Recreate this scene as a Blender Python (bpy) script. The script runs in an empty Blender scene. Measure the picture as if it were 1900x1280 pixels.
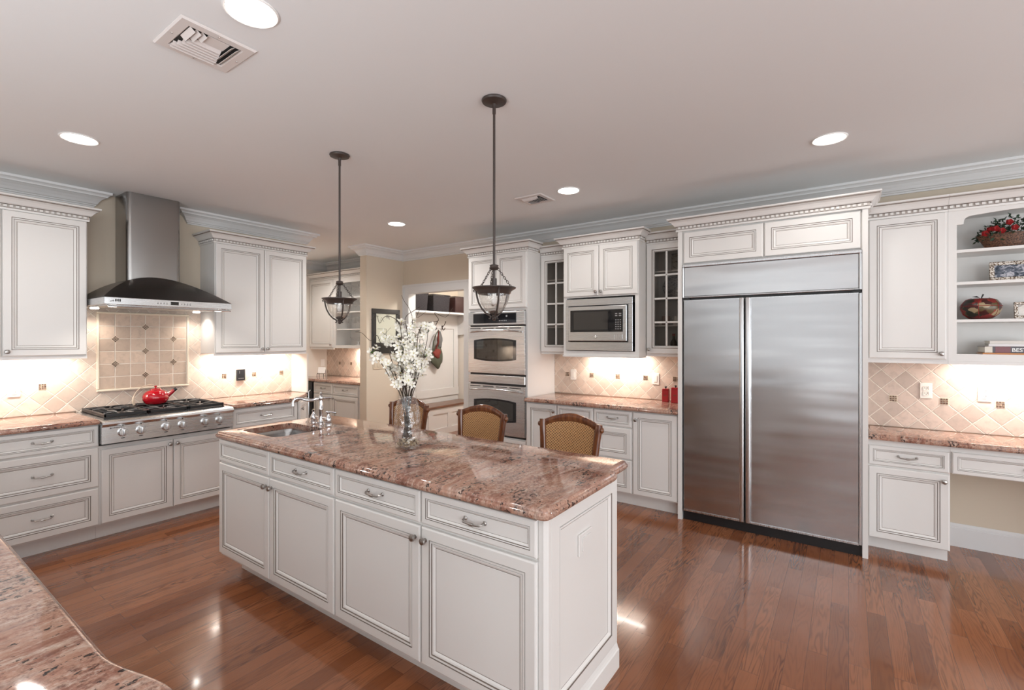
import bpy, bmesh, math, random
from mathutils import Vector, Matrix
R = math.radians
rnd = random.Random(7)
S = bpy.context.scene
C = S.collection

# ------------------------------------------------------------------ camera
cam_d = bpy.data.cameras.new('camera')
cam = bpy.data.objects.new('camera', cam_d)
C.objects.link(cam)
cam.location = (0, 0, 1.53)
cam.rotation_euler = (R(90), 0, R(35.137 - 90))
cam_d.sensor_width = 36
cam_d.lens = 887.57 / 1900 * 36
cam_d.shift_y = -11.7 / 1900
cam_d.clip_start = 0.02
S.camera = cam
# ------------------------------------------------------------------ view and world
S.view_settings.view_transform = 'Standard'
S.view_settings.look = 'None'
S.view_settings.gamma = 1
S.view_settings.use_curve_mapping = False
S.view_settings.exposure = 0.58
try:
    S.cycles.use_denoising = True
    S.cycles.denoiser = 'OPENIMAGEDENOISE'
    S.cycles.max_bounces = 10
    S.cycles.diffuse_bounces = 6
    S.cycles.glossy_bounces = 5
    S.cycles.transmission_bounces = 8
    S.cycles.transparent_max_bounces = 48
    S.cycles.caustics_reflective = False
    S.cycles.caustics_refractive = False
    S.cycles.sample_clamp_indirect = 6
except Exception:
    pass
W = bpy.data.worlds.new('world')
S.world = W
W.use_nodes = True
bg = W.node_tree.nodes['Background']
bg.inputs[0].default_value = (0.9, 0.95, 1.0, 1)
bg.inputs[1].default_value = 1.0


def light(name, kind, loc, energy, color=(1, 1, 1), rot=(0, 0, 0), parent=None, **kw):
    d = bpy.data.lights.new(name, kind)
    d.energy = energy
    d.color = color
    for k, v in kw.items():
        setattr(d, k, v)
    o = bpy.data.objects.new(name, d)
    C.objects.link(o)
    o.location = loc
    o.rotation_euler = rot
    o.parent = parent
    return o


WARM = (1.0, 0.91, 0.82)
SOFT = (1.0, 0.95, 0.90)
DAY = (0.93, 0.97, 1.0)
CEIL = 2.78
E_CAN, E_WIN, E_UNDER = 16, 80, 6.5
# fill lamps inside unseen windows behind the camera, placed to balance the light
XW, YS = -5.0, -6.0
WINS = (('x', XW, -5.4, -2.4, 0.6, 2.4, 1.0),
        ('y', YS, -4.0, -1.0, 0.4, 2.5, 1.15), ('y', YS, 0.6, 3.6, 0.4, 2.5, 0.7))
for axis, at, a, b, z0, z1, k in WINS:
    m_ = (a + b) / 2
    if axis == 'x':
        light('window_fill', 'AREA', (at + 0.06, m_, (z0 + z1) / 2), E_WIN * k, DAY, (0, R(-90), 0), shape='RECTANGLE', size=z1 - z0, size_y=b - a)
    else:
        light('window_fill', 'AREA', (m_, at + 0.06, (z0 + z1) / 2), E_WIN * k, DAY, (R(90), 0, 0), shape='RECTANGLE', size=b - a, size_y=z1 - z0)


# unseen fill lamps added to brighten the ceiling, which bounces their light
for loc, e in (((-2.4, 1.2, 0.7), 112), ((0.6, -4.0, 0.7), 90)):
    light('ceiling_fill', 'AREA', loc, e, (0.91, 0.97, 1.0), (R(180), 0, 0), shape='DISK', size=3.0)


# ------------------------------------------------------------------ materials
class NT:
    def __init__(s, name):
        s.m = bpy.data.materials.new(name)
        s.m.use_nodes = True
        s.t = s.m.node_tree
        s.p = s.t.nodes['Principled BSDF']

    def n(s, typ, **kw):
        nd = s.t.nodes.new(typ)
        for k, v in kw.items():
            if k.startswith('i_'):
                key = k[2:]
                key = int(key) if key.isdigit() else key.replace('_', ' ')
                s.set(nd.inputs[key], v)
            else:
                setattr(nd, k, v)
        return nd

    def set(s, inp, v):
        if isinstance(v, bpy.types.NodeSocket):
            s.t.links.new(v, inp)
        elif isinstance(v, bpy.types.Node):
            s.t.links.new(v.outputs[0], inp)
        else:
            if isinstance(v, (tuple, list)) and len(v) == 3 and inp.type == 'RGBA':
                v = (*v, 1)
            inp.default_value = v

    def P(s, **kw):
        for k, v in kw.items():
            s.set(s.p.inputs[k.replace('_', ' ')], v)
        return s

    def math(s, op, a, b=0.0, c=0.0, clamp=False):
        nd = s.n('ShaderNodeMath', operation=op, use_clamp=clamp)
        s.set(nd.inputs[0], a); s.set(nd.inputs[1], b); s.set(nd.inputs[2], c)
        return nd.outputs[0]

    def mix(s, f, a, b, blend='MIX'):
        nd = s.n('ShaderNodeMix', data_type='RGBA', blend_type=blend)
        s.set(nd.inputs[0], f); s.set(nd.inputs[6], a); s.set(nd.inputs[7], b)
        return nd.outputs[2]

    def coord(s, kind='Object'):
        return s.n('ShaderNodeTexCoord').outputs[kind]

    def map(s, v, scale=(1, 1, 1), rot=(0, 0, 0), loc=(0, 0, 0)):
        nd = s.n('ShaderNodeMapping')
        s.set(nd.inputs[0], v)
        nd.inputs[1].default_value = loc
        nd.inputs[2].default_value = rot
        nd.inputs[3].default_value = scale
        return nd.outputs[0]

    def noise(s, v, scale=5, detail=4, rough=0.5, dist=0.0):
        nd = s.n('ShaderNodeTexNoise')
        s.set(nd.inputs['Vector'], v)
        nd.inputs['Scale'].default_value = scale
        nd.inputs['Detail'].default_value = detail
        nd.inputs['Roughness'].default_value = rough
        nd.inputs['Distortion'].default_value = dist
        return nd.outputs['Fac']

    def ramp(s, f, stops, interp='LINEAR'):
        nd = s.n('ShaderNodeValToRGB')
        nd.color_ramp.interpolation = interp
        el = nd.color_ramp.elements
        while len(el) < len(stops):
            el.new(0.5)
        for e, (p, c) in zip(el, stops):
            e.position = p
            e.color = (*c, 1) if len(c) == 3 else c
        s.set(nd.inputs[0], f)
        return nd.outputs[0]

    def bump(s, h, strength=0.3, dist=0.01):
        nd = s.n('ShaderNodeBump')
        nd.inputs['Strength'].default_value = strength
        nd.inputs['Distance'].default_value = dist
        s.set(nd.inputs['Height'], h)
        s.set(s.p.inputs['Normal'], nd.outputs[0])


def plain(name, col, rough=0.5, metal=0.0, **kw):
    t = NT(name)
    t.P(Base_Color=col, Roughness=rough, Metallic=metal, **kw)
    return t.m


def paint(name, col, rough=0.4, var=0.03):
    t = NT(name)
    f = t.noise(t.coord(), 1.7, 3)
    c2 = tuple(x * (1 - var) for x in col)
    t.P(Base_Color=t.mix(f, col, c2), Roughness=rough)
    t.bump(t.noise(t.coord(), 90, 3), 0.04, 0.004)
    return t.m


PAINT = paint('cabinet_paint', (0.74, 0.73, 0.71), 0.32)
GLAZE = plain('cabinet_glaze', (0.20, 0.165, 0.14), 0.5)
WASH = plain('glaze_wash', (0.50, 0.47, 0.44), 0.5)
TRIM = paint('trim_paint', (0.68, 0.68, 0.68), 0.4)
OLIVE = paint('wall_paint', (0.62, 0.54, 0.435), 0.75)
WALLWHITE = paint('pale_wall_paint', (0.72, 0.68, 0.62), 0.7)
CEILP = paint('ceiling_paint', (0.815, 0.84, 0.855), 0.85, 0.015)
BLACKM = plain('black_metal', (0.012, 0.012, 0.013), 0.35)
IRON = paint('bronze_iron', (0.045, 0.032, 0.027), 0.42)
PEWTER = plain('pewter', (0.42, 0.40, 0.38), 0.28, 1.0)
CHROME = plain('chrome', (0.72, 0.72, 0.73), 0.07, 1.0)
PLATE = plain('switch_plastic', (0.80, 0.76, 0.70), 0.4)
DARKHOLE = plain('dark_slot', (0.02, 0.02, 0.02), 0.6)
BLKGLASS = plain('black_glass', (0.012, 0.012, 0.014), 0.05)
WHITEP = plain('white_enamel', (0.85, 0.85, 0.84), 0.4)
RED = plain('red_enamel', (0.42, 0.004, 0.012), 0.10, 0.0, Coat_Weight=0.6)
REDTIN = paint('red_tin', (0.42, 0.02, 0.025), 0.35)


def steel(name, horiz, col=(0.69, 0.70, 0.71), rough=0.27, wav=0.0):
    t = NT(name)
    sc = (2, 2, 420) if horiz else (420, 420, 2)
    n1 = t.noise(t.map(t.coord(), sc), 1.0, 2)
    t.P(Base_Color=t.mix(n1, col, tuple(c * 0.95 for c in col)), Metallic=1.0,
        Roughness=t.math('ADD', t.math('MULTIPLY', n1, 0.05), rough - 0.025))
    h = t.math('MULTIPLY', n1, 0.008 if wav else 0.015)
    if wav:
        w = t.noise(t.map(t.coord(), (0.5, 0.5, 3.0)), 1.0, 2)
        h = t.math('ADD', h, t.math('MULTIPLY', w, wav))
    t.bump(h, 0.10, 0.01)
    return t.m


STEEL = steel('brushed_steel', True)
STEELV = steel('brushed_steel_upright', False)
FRIDGE = steel('fridge_steel', True, (0.57, 0.57, 0.575), 0.23, 18.0)
HOODST = steel('hood_steel', True, (0.36, 0.35, 0.34), 0.24)
HOODDK = steel('hood_canopy_steel', True, (0.11, 0.10, 0.095), 0.33)


def glass_mat(name, col=(1, 1, 1), rough=0.0, ripple=0.0, ior=1.45):
    t = NT(name)
    for nd in list(t.t.nodes):
        if nd.type == 'BSDF_PRINCIPLED':
            t.t.nodes.remove(nd)
    out = t.t.nodes['Material Output']
    g = t.n('ShaderNodeBsdfGlossy')
    g.inputs['Roughness'].default_value = 0.02
    tr = t.n('ShaderNodeBsdfTransparent')
    tr.inputs[0].default_value = (*col, 1)
    fr = t.n('ShaderNodeFresnel')
    geo = t.n('ShaderNodeNewGeometry')
    t.set(fr.inputs[0], t.math('MULTIPLY_ADD', geo.outputs['Backfacing'], 1 / ior - ior, ior))
    if ripple:
        b = t.n('ShaderNodeBump')
        b.inputs['Strength'].default_value = 0.8
        b.inputs['Distance'].default_value = 0.012
        t.set(b.inputs['Height'], t.noise(t.coord(), ripple, 2))
        t.set(g.inputs['Normal'], b.outputs[0])
        t.set(fr.inputs['Normal'], b.outputs[0])
    mx = t.n('ShaderNodeMixShader')
    t.set(mx.inputs[0], fr.outputs[0])
    t.set(mx.inputs[1], tr.outputs[0])
    t.set(mx.inputs[2], g.outputs[0])
    t.t.links.new(mx.outputs[0], out.inputs[0])
    return t.m


GLASS = glass_mat('clear_glass', (0.985, 0.985, 0.985), ior=1.5)
VASEG = glass_mat('vase_glass', (0.985, 0.985, 0.985), ripple=30, ior=1.75)
LAMPG = glass_mat('water_glass', (0.975, 0.97, 0.96), ripple=34, ior=1.7)
DOORG = glass_mat('cabinet_glass', (0.74, 0.72, 0.70), ior=1.3)  # tint darkens the panes in place of the cabinets' unlit interior


def emit(name, col, s):
    t = NT(name)
    t.P(Base_Color=(0, 0, 0), Emission_Color=col, Emission_Strength=s)
    return t.m


LAMP = emit('lamp_lens', (1.0, 0.95, 0.88), 9)
BULB = emit('bulb_glow', (1.0, 0.85, 0.6), 1.2)


def granite():
    t = NT('granite')
    co = t.coord()
    wp = t.n('ShaderNodeTexNoise'); wp.inputs['Scale'].default_value = 2.2
    t.set(wp.inputs['Vector'], co)
    mv = t.n('ShaderNodeVectorMath', operation='MULTIPLY_ADD')
    t.set(mv.inputs[0], wp.outputs['Color']); mv.inputs[1].default_value = (0.16, 0.16, 0.1); t.set(mv.inputs[2], co)
    v = t.map(mv.outputs[0], (1.0, 3.4, 2.0), (0, 0, R(62)))
    a = t.noise(v, 2.6, 7, 0.68, 0.25)
    base = t.ramp(a, [(0.30, (0.13, 0.052, 0.036)), (0.42, (0.29, 0.135, 0.095)), (0.52, (0.44, 0.255, 0.185)),
                      (0.62, (0.30, 0.19, 0.155)), (0.74, (0.44, 0.25, 0.16))])
    b = t.noise(v, 11, 8, 0.78, 0.1)
    base = t.mix(t.ramp(b, [(0.50, (0, 0, 0)), (0.66, (1, 1, 1))]), base, (0.56, 0.43, 0.35))
    f = t.noise(t.map(co, (1, 1.7, 1.2), (0, 0, R(62))), 48, 3, 0.65)
    g = t.noise(v, 3.4, 3, 0.6)
    thr = t.math('SUBTRACT', f, t.math('MULTIPLY', t.math('SUBTRACT', g, 0.5), -0.75))
    base = t.mix(t.ramp(thr, [(0.60, (0, 0, 0)), (0.64, (1, 1, 1))]), base, (0.035, 0.028, 0.027))
    k = t.noise(co, 85, 5, 0.75)
    msk = t.ramp(t.noise(v, 1.9, 3, 0.6), [(0.40, (0.22, 0.22, 0.22)), (0.60, (1, 1, 1))])
    base = t.mix(t.math('MULTIPLY', t.math('MULTIPLY', t.ramp(k, [(0.38, (1, 1, 1)), (0.50, (0, 0, 0))]), msk), 0.8), base, (0.13, 0.062, 0.046))
    base = t.mix(t.math('MULTIPLY', t.math('MULTIPLY', t.ramp(k, [(0.54, (0, 0, 0)), (0.66, (1, 1, 1))]), msk), 0.65), base, (0.62, 0.50, 0.42))
    t.P(Base_Color=base, Roughness=0.06, Specular_IOR_Level=0.6)
    return t.m


GRANITE = granite()


def floor_mat():
    t = NT('oak_floor')
    co = t.coord()
    br = t.n('ShaderNodeTexBrick')
    br.offset = 0.37; br.offset_frequency = 2; br.squash = 1.0
    t.set(br.inputs['Vector'], co)
    br.inputs['Color1'].default_value = (0, 0, 0, 1)
    br.inputs['Color2'].default_value = (1, 1, 1, 1)
    br.inputs['Mortar'].default_value = (0.5, 0.5, 0.5, 1)
    br.inputs['Scale'].default_value = 1
    br.inputs['Mortar Size'].default_value = 0.0009
    br.inputs['Mortar Smooth'].default_value = 0.2
    br.inputs['Brick Width'].default_value = 0.92
    br.inputs['Row Height'].default_value = 0.083
    idv = br.outputs['Color']
    sh = t.n('ShaderNodeVectorMath', operation='MULTIPLY_ADD')
    t.set(sh.inputs[0], idv); sh.inputs[1].default_value = (7, 5, 3); t.set(sh.inputs[2], co)
    v = sh.outputs[0]
    # cathedral grain: contour lines of a stretched noise
    n = t.noise(t.map(v, (1.1, 11, 1)), 1.5, 2, 0.45, 0.25)
    ring = t.math('SINE', t.math('MULTIPLY', n, 80))
    ring = t.math('MULTIPLY_ADD', ring, 0.5, 0.5)
    pores = t.noise(t.map(v, (7, 190, 1)), 1.0, 3, 0.6)
    base = t.ramp(idv, [(0.0, (0.17, 0.058, 0.023)), (0.35, (0.25, 0.088, 0.036)), (0.7, (0.30, 0.112, 0.048)), (1.0, (0.36, 0.145, 0.066))])
    tone = t.noise(t.map(v, (0.7, 3, 1)), 2.0, 3)
    base = t.mix(t.math('MULTIPLY', tone, 0.5), base, (0.21, 0.07, 0.027))
    dk = t.math('MULTIPLY', t.math('POWER', ring, 1.8), t.math('MULTIPLY_ADD', pores, 1.5, 0.05), clamp=True)
    spread = t.math('MULTIPLY_ADD', t.math('FRACT', t.math('MULTIPLY', idv, 7.31)), 0.75, 0.15)
    patch = t.ramp(t.noise(t.map(v, (0.9, 6, 1)), 1.3, 2), [(0.35, (0.25, 0.25, 0.25)), (0.62, (1, 1, 1))])
    base = t.mix(t.math('MULTIPLY', t.math('MULTIPLY', dk, spread), patch, clamp=True), base, (0.050, 0.017, 0.010))
    base = t.mix(t.math('MULTIPLY', br.outputs['Fac'], 0.8), base, (0.05, 0.018, 0.010))
    t.P(Base_Color=base, Roughness=t.math('MULTIPLY_ADD', tone, 0.10, 0.12), Specular_IOR_Level=0.5, Coat_Weight=0.35, Coat_Roughness=0.07)
    hh = t.math('ADD', t.math('MULTIPLY', br.outputs['Fac'], -0.6), t.math('MULTIPLY', t.noise(t.map(v, (1.5, 9, 1)), 1.0, 2), 0.8))
    t.bump(hh, 0.12, 0.006)
    return t.m


FLOORM = floor_mat()


def tile_mat(name, axis, org, size, rot45, hue=(0.66, 0.54, 0.45)):
    """travertine tiles on an upright wall; axis = the wall's horizontal axis"""
    t = NT(name)
    sp = t.n('ShaderNodeSeparateXYZ'); t.set(sp.inputs[0], t.coord())
    cb = t.n('ShaderNodeCombineXYZ')
    t.set(cb.inputs[0], t.math('SUBTRACT', sp.outputs[axis], org[0]))
    t.set(cb.inputs[1], t.math('SUBTRACT', sp.outputs[2], org[1]))
    wob = t.n('ShaderNodeTexNoise'); wob.inputs['Scale'].default_value = 26
    t.set(wob.inputs['Vector'], t.coord())
    mv = t.n('ShaderNodeVectorMath', operation='MULTIPLY_ADD')
    t.set(mv.inputs[0], wob.outputs['Color']); mv.inputs[1].default_value = (0.004, 0.004, 0); t.set(mv.inputs[2], cb.outputs[0])
    v = t.map(mv.outputs[0], (1, 1, 1), (0, 0, R(45) if rot45 else 0))
    br = t.n('ShaderNodeTexBrick')
    br.offset = 0; br.squash = 1
    t.set(br.inputs['Vector'], v)
    br.inputs['Color1'].default_value = (0, 0, 0, 1)
    br.inputs['Color2'].default_value = (1, 1, 1, 1)
    br.inputs['Mortar'].default_value = (0.5, 0.5, 0.5, 1)
    br.inputs['Scale'].default_value = 1
    br.inputs['Mortar Size'].default_value = 0.0042
    br.inputs['Mortar Smooth'].default_value = 0.5
    br.inputs['Brick Width'].default_value = size
    br.inputs['Row Height'].default_value = size
    lo = tuple(c * 0.80 for c in hue)
    hi = tuple(min(1, c * 1.10) for c in hue)
    base = t.mix(br.outputs['Color'], lo, hi)
    n = t.noise(t.coord(), 22, 5, 0.6, 0.4)
    base = t.mix(t.ramp(n, [(0.48, (0, 0, 0)), (0.75, (0.65, 0.65, 0.65))]), base, tuple(c * 0.66 for c in hue))
    base = t.mix(br.outputs['Fac'], base, (0.78, 0.71, 0.62))
    t.P(Base_Color=base, Roughness=0.5)
    h = t.math('ADD', t.math('MULTIPLY', br.outputs['Fac'], -1.0), t.math('MULTIPLY', n, 0.12))
    t.bump(h, 0.8, 0.006)
    return t.m


TS = 0.15 / math.sqrt(2)
TILE_N = tile_mat('travertine_range', 0, (0.968, 1.145), TS, True)
TILE_P = tile_mat('travertine_panel', 0, (1.322, 1.09), 0.1105, False, (0.60, 0.47, 0.37))
TILE_E = tile_mat('travertine_counter', 1, (1.992, 1.133), TS, True)
TILE_D = tile_mat('travertine_desk', 1, (-0.284, 1.063), TS, True, (0.60, 0.49, 0.42))
MOSAIC = NT('mosaic_brown')
MOSAIC.P(Base_Color=MOSAIC.ramp(MOSAIC.noise(MOSAIC.coord(), 75, 1), [(0.35, (0.10, 0.05, 0.03)), (0.5, (0.28, 0.19, 0.13)), (0.62, (0.16, 0.10, 0.06))], 'CONSTANT'), Roughness=0.35)
MOSAIC = MOSAIC.m
PENCIL = paint('cream_liner', (0.72, 0.63, 0.50), 0.4)


def wood(name, dark, lightc, rough=0.25, axis=2, sc=1.0):
    t = NT(name)
    s3 = [14 * sc] * 3
    s3[axis] = 1.6 * sc
    n = t.noise(t.map(t.coord(), tuple(s3)), 2.2, 4, 0.6, 0.6)
    t.P(Base_Color=t.ramp(n, [(0.3, dark), (0.7, lightc)]), Roughness=rough, Coat_Weight=0.3, Coat_Roughness=0.1)
    return t.m


STOOLW = wood('stool_mahogany', (0.065, 0.018, 0.008), (0.22, 0.075, 0.025), 0.18)
BENCHW = wood('bench_wood', (0.09, 0.035, 0.02), (0.2, 0.09, 0.05), 0.3, 0)


def cane():
    t = NT('woven_cane')
    sp = t.n('ShaderNodeSeparateXYZ'); t.set(sp.inputs[0], t.coord())
    k = 2 * math.pi / 0.019
    a = t.math('SINE', t.math('MULTIPLY', sp.outputs[1], k))
    b = t.math('SINE', t.math('MULTIPLY', sp.outputs[2], k))
    f = t.math('MULTIPLY', a, b)
    hole = t.ramp(f, [(0.18, (0, 0, 0)), (0.42, (1, 1, 1))])
    wv = t.noise(t.map(t.coord(), (30, 30, 160)), 1.0, 2)
    base = t.mix(wv, (0.42, 0.205, 0.072), (0.60, 0.36, 0.16))
    t.P(Base_Color=t.mix(hole, base, (0.10, 0.04, 0.015)), Roughness=0.45)
    t.bump(f, 0.5, 0.003)
    return t.m


CANE = cane()


# ------------------------------------------------------------------ mesh helpers
def B():
    return bmesh.new()


def ob(name, bm, mats, parent=None, smooth=False, loc=None):
    bmesh.ops.recalc_face_normals(bm, faces=bm.faces[:])
    me = bpy.data.meshes.new(name)
    bm.to_mesh(me)
    bm.free()
    for m in (mats if isinstance(mats, (list, tuple)) else [mats]):
        me.materials.append(m)
    if smooth:
        for p in me.polygons:
            p.use_smooth = True
        if smooth != 'all':
            me.set_sharp_from_angle(angle=R(smooth if smooth is not True else 40))
    o = bpy.data.objects.new(name, me)
    C.objects.link(o)
    o.parent = parent
    if loc:
        o.location = loc
    return o


def inst(src, parent, loc, rz=None, name=None):
    o = src.copy()
    C.objects.link(o)
    o.parent = parent
    o.location = loc
    if rz is not None:
        o.rotation_euler = (0, 0, rz)
    return o


def tag(o, label, cat, group=None, kind=None):
    if label: o['label'] = label
    if cat: o['category'] = cat
    if group: o['group'] = group
    if kind: o['kind'] = kind
    return o


def thing(name, label, cat, loc=(0, 0, 0), rz=0, group=None):
    o = bpy.data.objects.new(name, None)
    C.objects.link(o)
    o.empty_display_size = 0.1
    o.location = loc
    o.rotation_euler = (0, 0, rz)
    return tag(o, label, cat, group)


def struct(name, bm, mats, parent=None, smooth=False):
    o = ob(name, bm, mats, parent, smooth)
    if parent is None:
        o['kind'] = 'structure'
    return o


def box(bm, x0, x1, y0, y1, z0, z1, m=0, bev=0.0, seg=1):
    vs = [bm.verts.new(p) for p in ((x0, y0, z0), (x1, y0, z0), (x1, y1, z0), (x0, y1, z0), (x0, y0, z1), (x1, y0, z1), (x1, y1, z1), (x0, y1, z1))]
    fs = []
    for q in ((0, 3, 2, 1), (4, 5, 6, 7), (0, 1, 5, 4), (1, 2, 6, 5), (2, 3, 7, 6), (3, 0, 4, 7)):
        f = bm.faces.new([vs[i] for i in q])
        f.material_index = m
        fs.append(f)
    if bev:
        es = list({e for f in fs for e in f.edges})
        r = bmesh.ops.bevel(bm, geom=es, offset=bev, segments=seg, profile=0.5, affect='EDGES')
        for f in r['faces']:
            f.material_index = m
    return vs


def tx(bm, vs, M):
    bmesh.ops.transform(bm, matrix=M, verts=vs)


def newverts(bm, fn):
    n0 = set(bm.verts)
    fn()
    return [v for v in bm.verts if v not in n0]


def lathe(bm, prof, c=(0, 0, 0), seg=24, M=None, m=0, ang=2 * math.pi):
    """profile (r, z) turned about z"""
    full = abs(ang - 2 * math.pi) < 1e-6
    rings = []
    cnt = seg if full else seg + 1
    for r, z in prof:
        ring = []
        if r < 1e-6:
            p = Vector((0, 0, z))
            p = (M @ p if M else p) + Vector(c)
            v = bm.verts.new(p)
            ring = [v] * cnt
        else:
            for i in range(cnt):
                a = ang * i / seg
                p = Vector((r * math.cos(a), r * math.sin(a), z))
                p = (M @ p if M else p) + Vector(c)
                ring.append(bm.verts.new(p))
        rings.append(ring)
    for a, b in zip(rings, rings[1:]):
        for i in range(seg):
            j = (i + 1) % cnt
            q = []
            for v in (a[i], a[j], b[j], b[i]):
                if v not in q:
                    q.append(v)
            if len(q) > 2:
                try:
                    f = bm.faces.new(q)
                    f.material_index = m
                except ValueError:
                    pass
    return rings


def tube(bm, pts, r, seg=8, m=0, caps=True, flat=None):
    pts = [Vector(p) for p in pts]
    n = len(pts)
    rs = r if isinstance(r, (list, tuple)) else [r] * n
    rings = []
    up = Vector((0, 0, 1))
    prev = None
    for i, p in enumerate(pts):
        d = (pts[min(i + 1, n - 1)] - pts[max(i - 1, 0)]).normalized()
        if prev is None:
            a = d.orthogonal() if abs(d.z) > 0.95 else d.cross(up)
            a.normalize()
        else:
            a = (prev - d * prev.dot(d)).normalized()
        prev = a
        b = d.cross(a)
        ring = [bm.verts.new(p + (a * math.cos(t) * rs[i] + b * math.sin(t) * rs[i] * (flat or 1))) for t in (2 * math.pi * k / seg for k in range(seg))]
        rings.append(ring)
    for a, b in zip(rings, rings[1:]):
        for i in range(seg):
            j = (i + 1) % seg
            f = bm.faces.new((a[i], a[j], b[j], b[i]))
            f.material_index = m
    if caps:
        for ring in (rings[0], rings[-1]):
            try:
                f = bm.faces.new(ring); f.material_index = m
            except ValueError:
                pass
    return rings


def offs(path, d, closed=False):
    """path moved d to its right-hand side, mitred"""
    n = len(path)
    out = []
    for i in range(n):
        p = Vector(path[i])
        ns = []
        if closed or i > 0:
            e = (p - Vector(path[i - 1])).normalized(); ns.append(Vector((e.y, -e.x)))
        if closed or i < n - 1:
            e = (Vector(path[(i + 1) % n]) - p).normalized(); ns.append(Vector((e.y, -e.x)))
        nn = ns[0] if len(ns) == 1 else (ns[0] + ns[1])
        nn.normalize()
        k = d / max(0.2, nn.dot(ns[0]))
        out.append(p + nn * k)
    return out


def sweep(bm, path, prof, mats=None, m=0):
    """closed profile (out, z) carried along a level path; out = right-hand side"""
    loops = [[bm.verts.new((q.x, q.y, z)) for q in offs(path, o)] for o, z in prof]
    n = len(prof)
    for i in range(n):
        a, b = loops[i], loops[(i + 1) % n]
        for k in range(len(path) - 1):
            f = bm.faces.new((a[k], a[k + 1], b[k + 1], b[k]))
            f.material_index = mats[i] if mats else m
    for k in (0, -1):
        f = bm.faces.new([l[k] for l in loops]); f.material_index = m


def slab(bm, poly, prof, m=0, holes=(), mtop=None):
    """counter-clockwise outline with an edge profile [(inset, z)] from bottom to top; holes cut right through"""
    loops = [[bm.verts.new((q.x, q.y, z)) for q in offs(poly, -i_, True)] for i_, z in prof]
    n = len(poly)
    for a, b in zip(loops, loops[1:]):
        for k in range(n):
            f = bm.faces.new((a[k], a[(k + 1) % n], b[(k + 1) % n], b[k])); f.material_index = m
    z0, z1 = prof[0][1], prof[-1][1]
    hl = []
    for h in holes:
        lo = [bm.verts.new((*p, z0)) for p in h]
        hi = [bm.verts.new((*p, z1)) for p in h]
        for k in range(len(h)):
            f = bm.faces.new((lo[k], lo[(k + 1) % len(h)], hi[(k + 1) % len(h)], hi[k])); f.material_index = m
        hl.append((lo, hi))
    for idx, base in ((0, loops[0]), (1, loops[-1])):
        if not hl:
            f = bm.faces.new(base); f.material_index = m
            continue
        es = []
        for ring in [base] + [h[idx] for h in hl]:
            for k in range(len(ring)):
                e = bm.edges.get((ring[k], ring[(k + 1) % len(ring)]))
                es.append(e)
        r = bmesh.ops.triangle_fill(bm, use_beauty=True, edges=es)
        for g in r['geom']:
            if isinstance(g, bmesh.types.BMFace):
                g.material_index = m


def rrect(x0, x1, y0, y1, r, n=5):
    pts = []
    for cx, cy, a0 in ((x1 - r, y0 + r, -90), (x1 - r, y1 - r, 0), (x0 + r, y1 - r, 90), (x0 + r, y0 + r, 180)):
        for k in range(n + 1):
            a = R(a0 + 90 * k / n)
            pts.append((cx + r * math.cos(a), cy + r * math.sin(a)))
    return pts


def panel(bm, x0, x1, z0, z1, y, loops, back=0.0, axis='y'):
    """mitred panel front in the local x-z plane facing -y. loops: (inset, out, material)"""
    prev = None
    for ins, out, m in loops:
        a, b, c, d = x0 + ins, x1 - ins, z0 + ins, z1 - ins
        ring = [bm.verts.new(p) for p in ((a, y - out, c), (b, y - out, c), (b, y - out, d), (a, y - out, d))]
        if prev:
            for i in range(4):
                f = bm.faces.new((prev[i], prev[(i + 1) % 4], ring[(i + 1) % 4], ring[i])); f.material_index = m
        else:
            f = bm.faces.new(ring[::-1]); f.material_index = m
        prev = ring
    f = bm.faces.new(prev); f.material_index = 0


def door_loops(k=1.0, t=0.02):
    return [(0, 0, 0), (0, t - 0.006, 0), (0.0015, t - 0.003, 0), (0.006, t, 0), (0.009 , t, 0),
            (0.046 * k, t, 0), (0.047 * k, t - 0.004, 1), (0.0495 * k, t - 0.004, 1), (0.0505 * k, t - 0.001, 0),
            (0.058 * k, t - 0.002, 0), (0.059 * k, t - 0.0055, 1), (0.0612 * k, t - 0.0055, 1), (0.063 * k, t - 0.0045, 0), (0.070 * k, t - 0.0065, 0),
            (0.076 * k, t - 0.0115, 0), (0.0782 * k, t - 0.0118, 1), (0.081 * k, t - 0.011, 0)]


CROWN = [(0.0, -0.012), (0.012, -0.012), (0.014, 0.002), (0.010, 0.006), (0.010, 0.026), (0.018, 0.030), (0.026, 0.036),
         (0.034, 0.048), (0.046, 0.062), (0.060, 0.070), (0.064, 0.072), (0.066, 0.080), (0.074, 0.083), (0.074, 0.094), (0.0, 0.094)]
CROWNM = [0, 0, 1, 2, 1, 0, 0, 0, 0, 0, 1, 0, 0, 0, 0]


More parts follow.
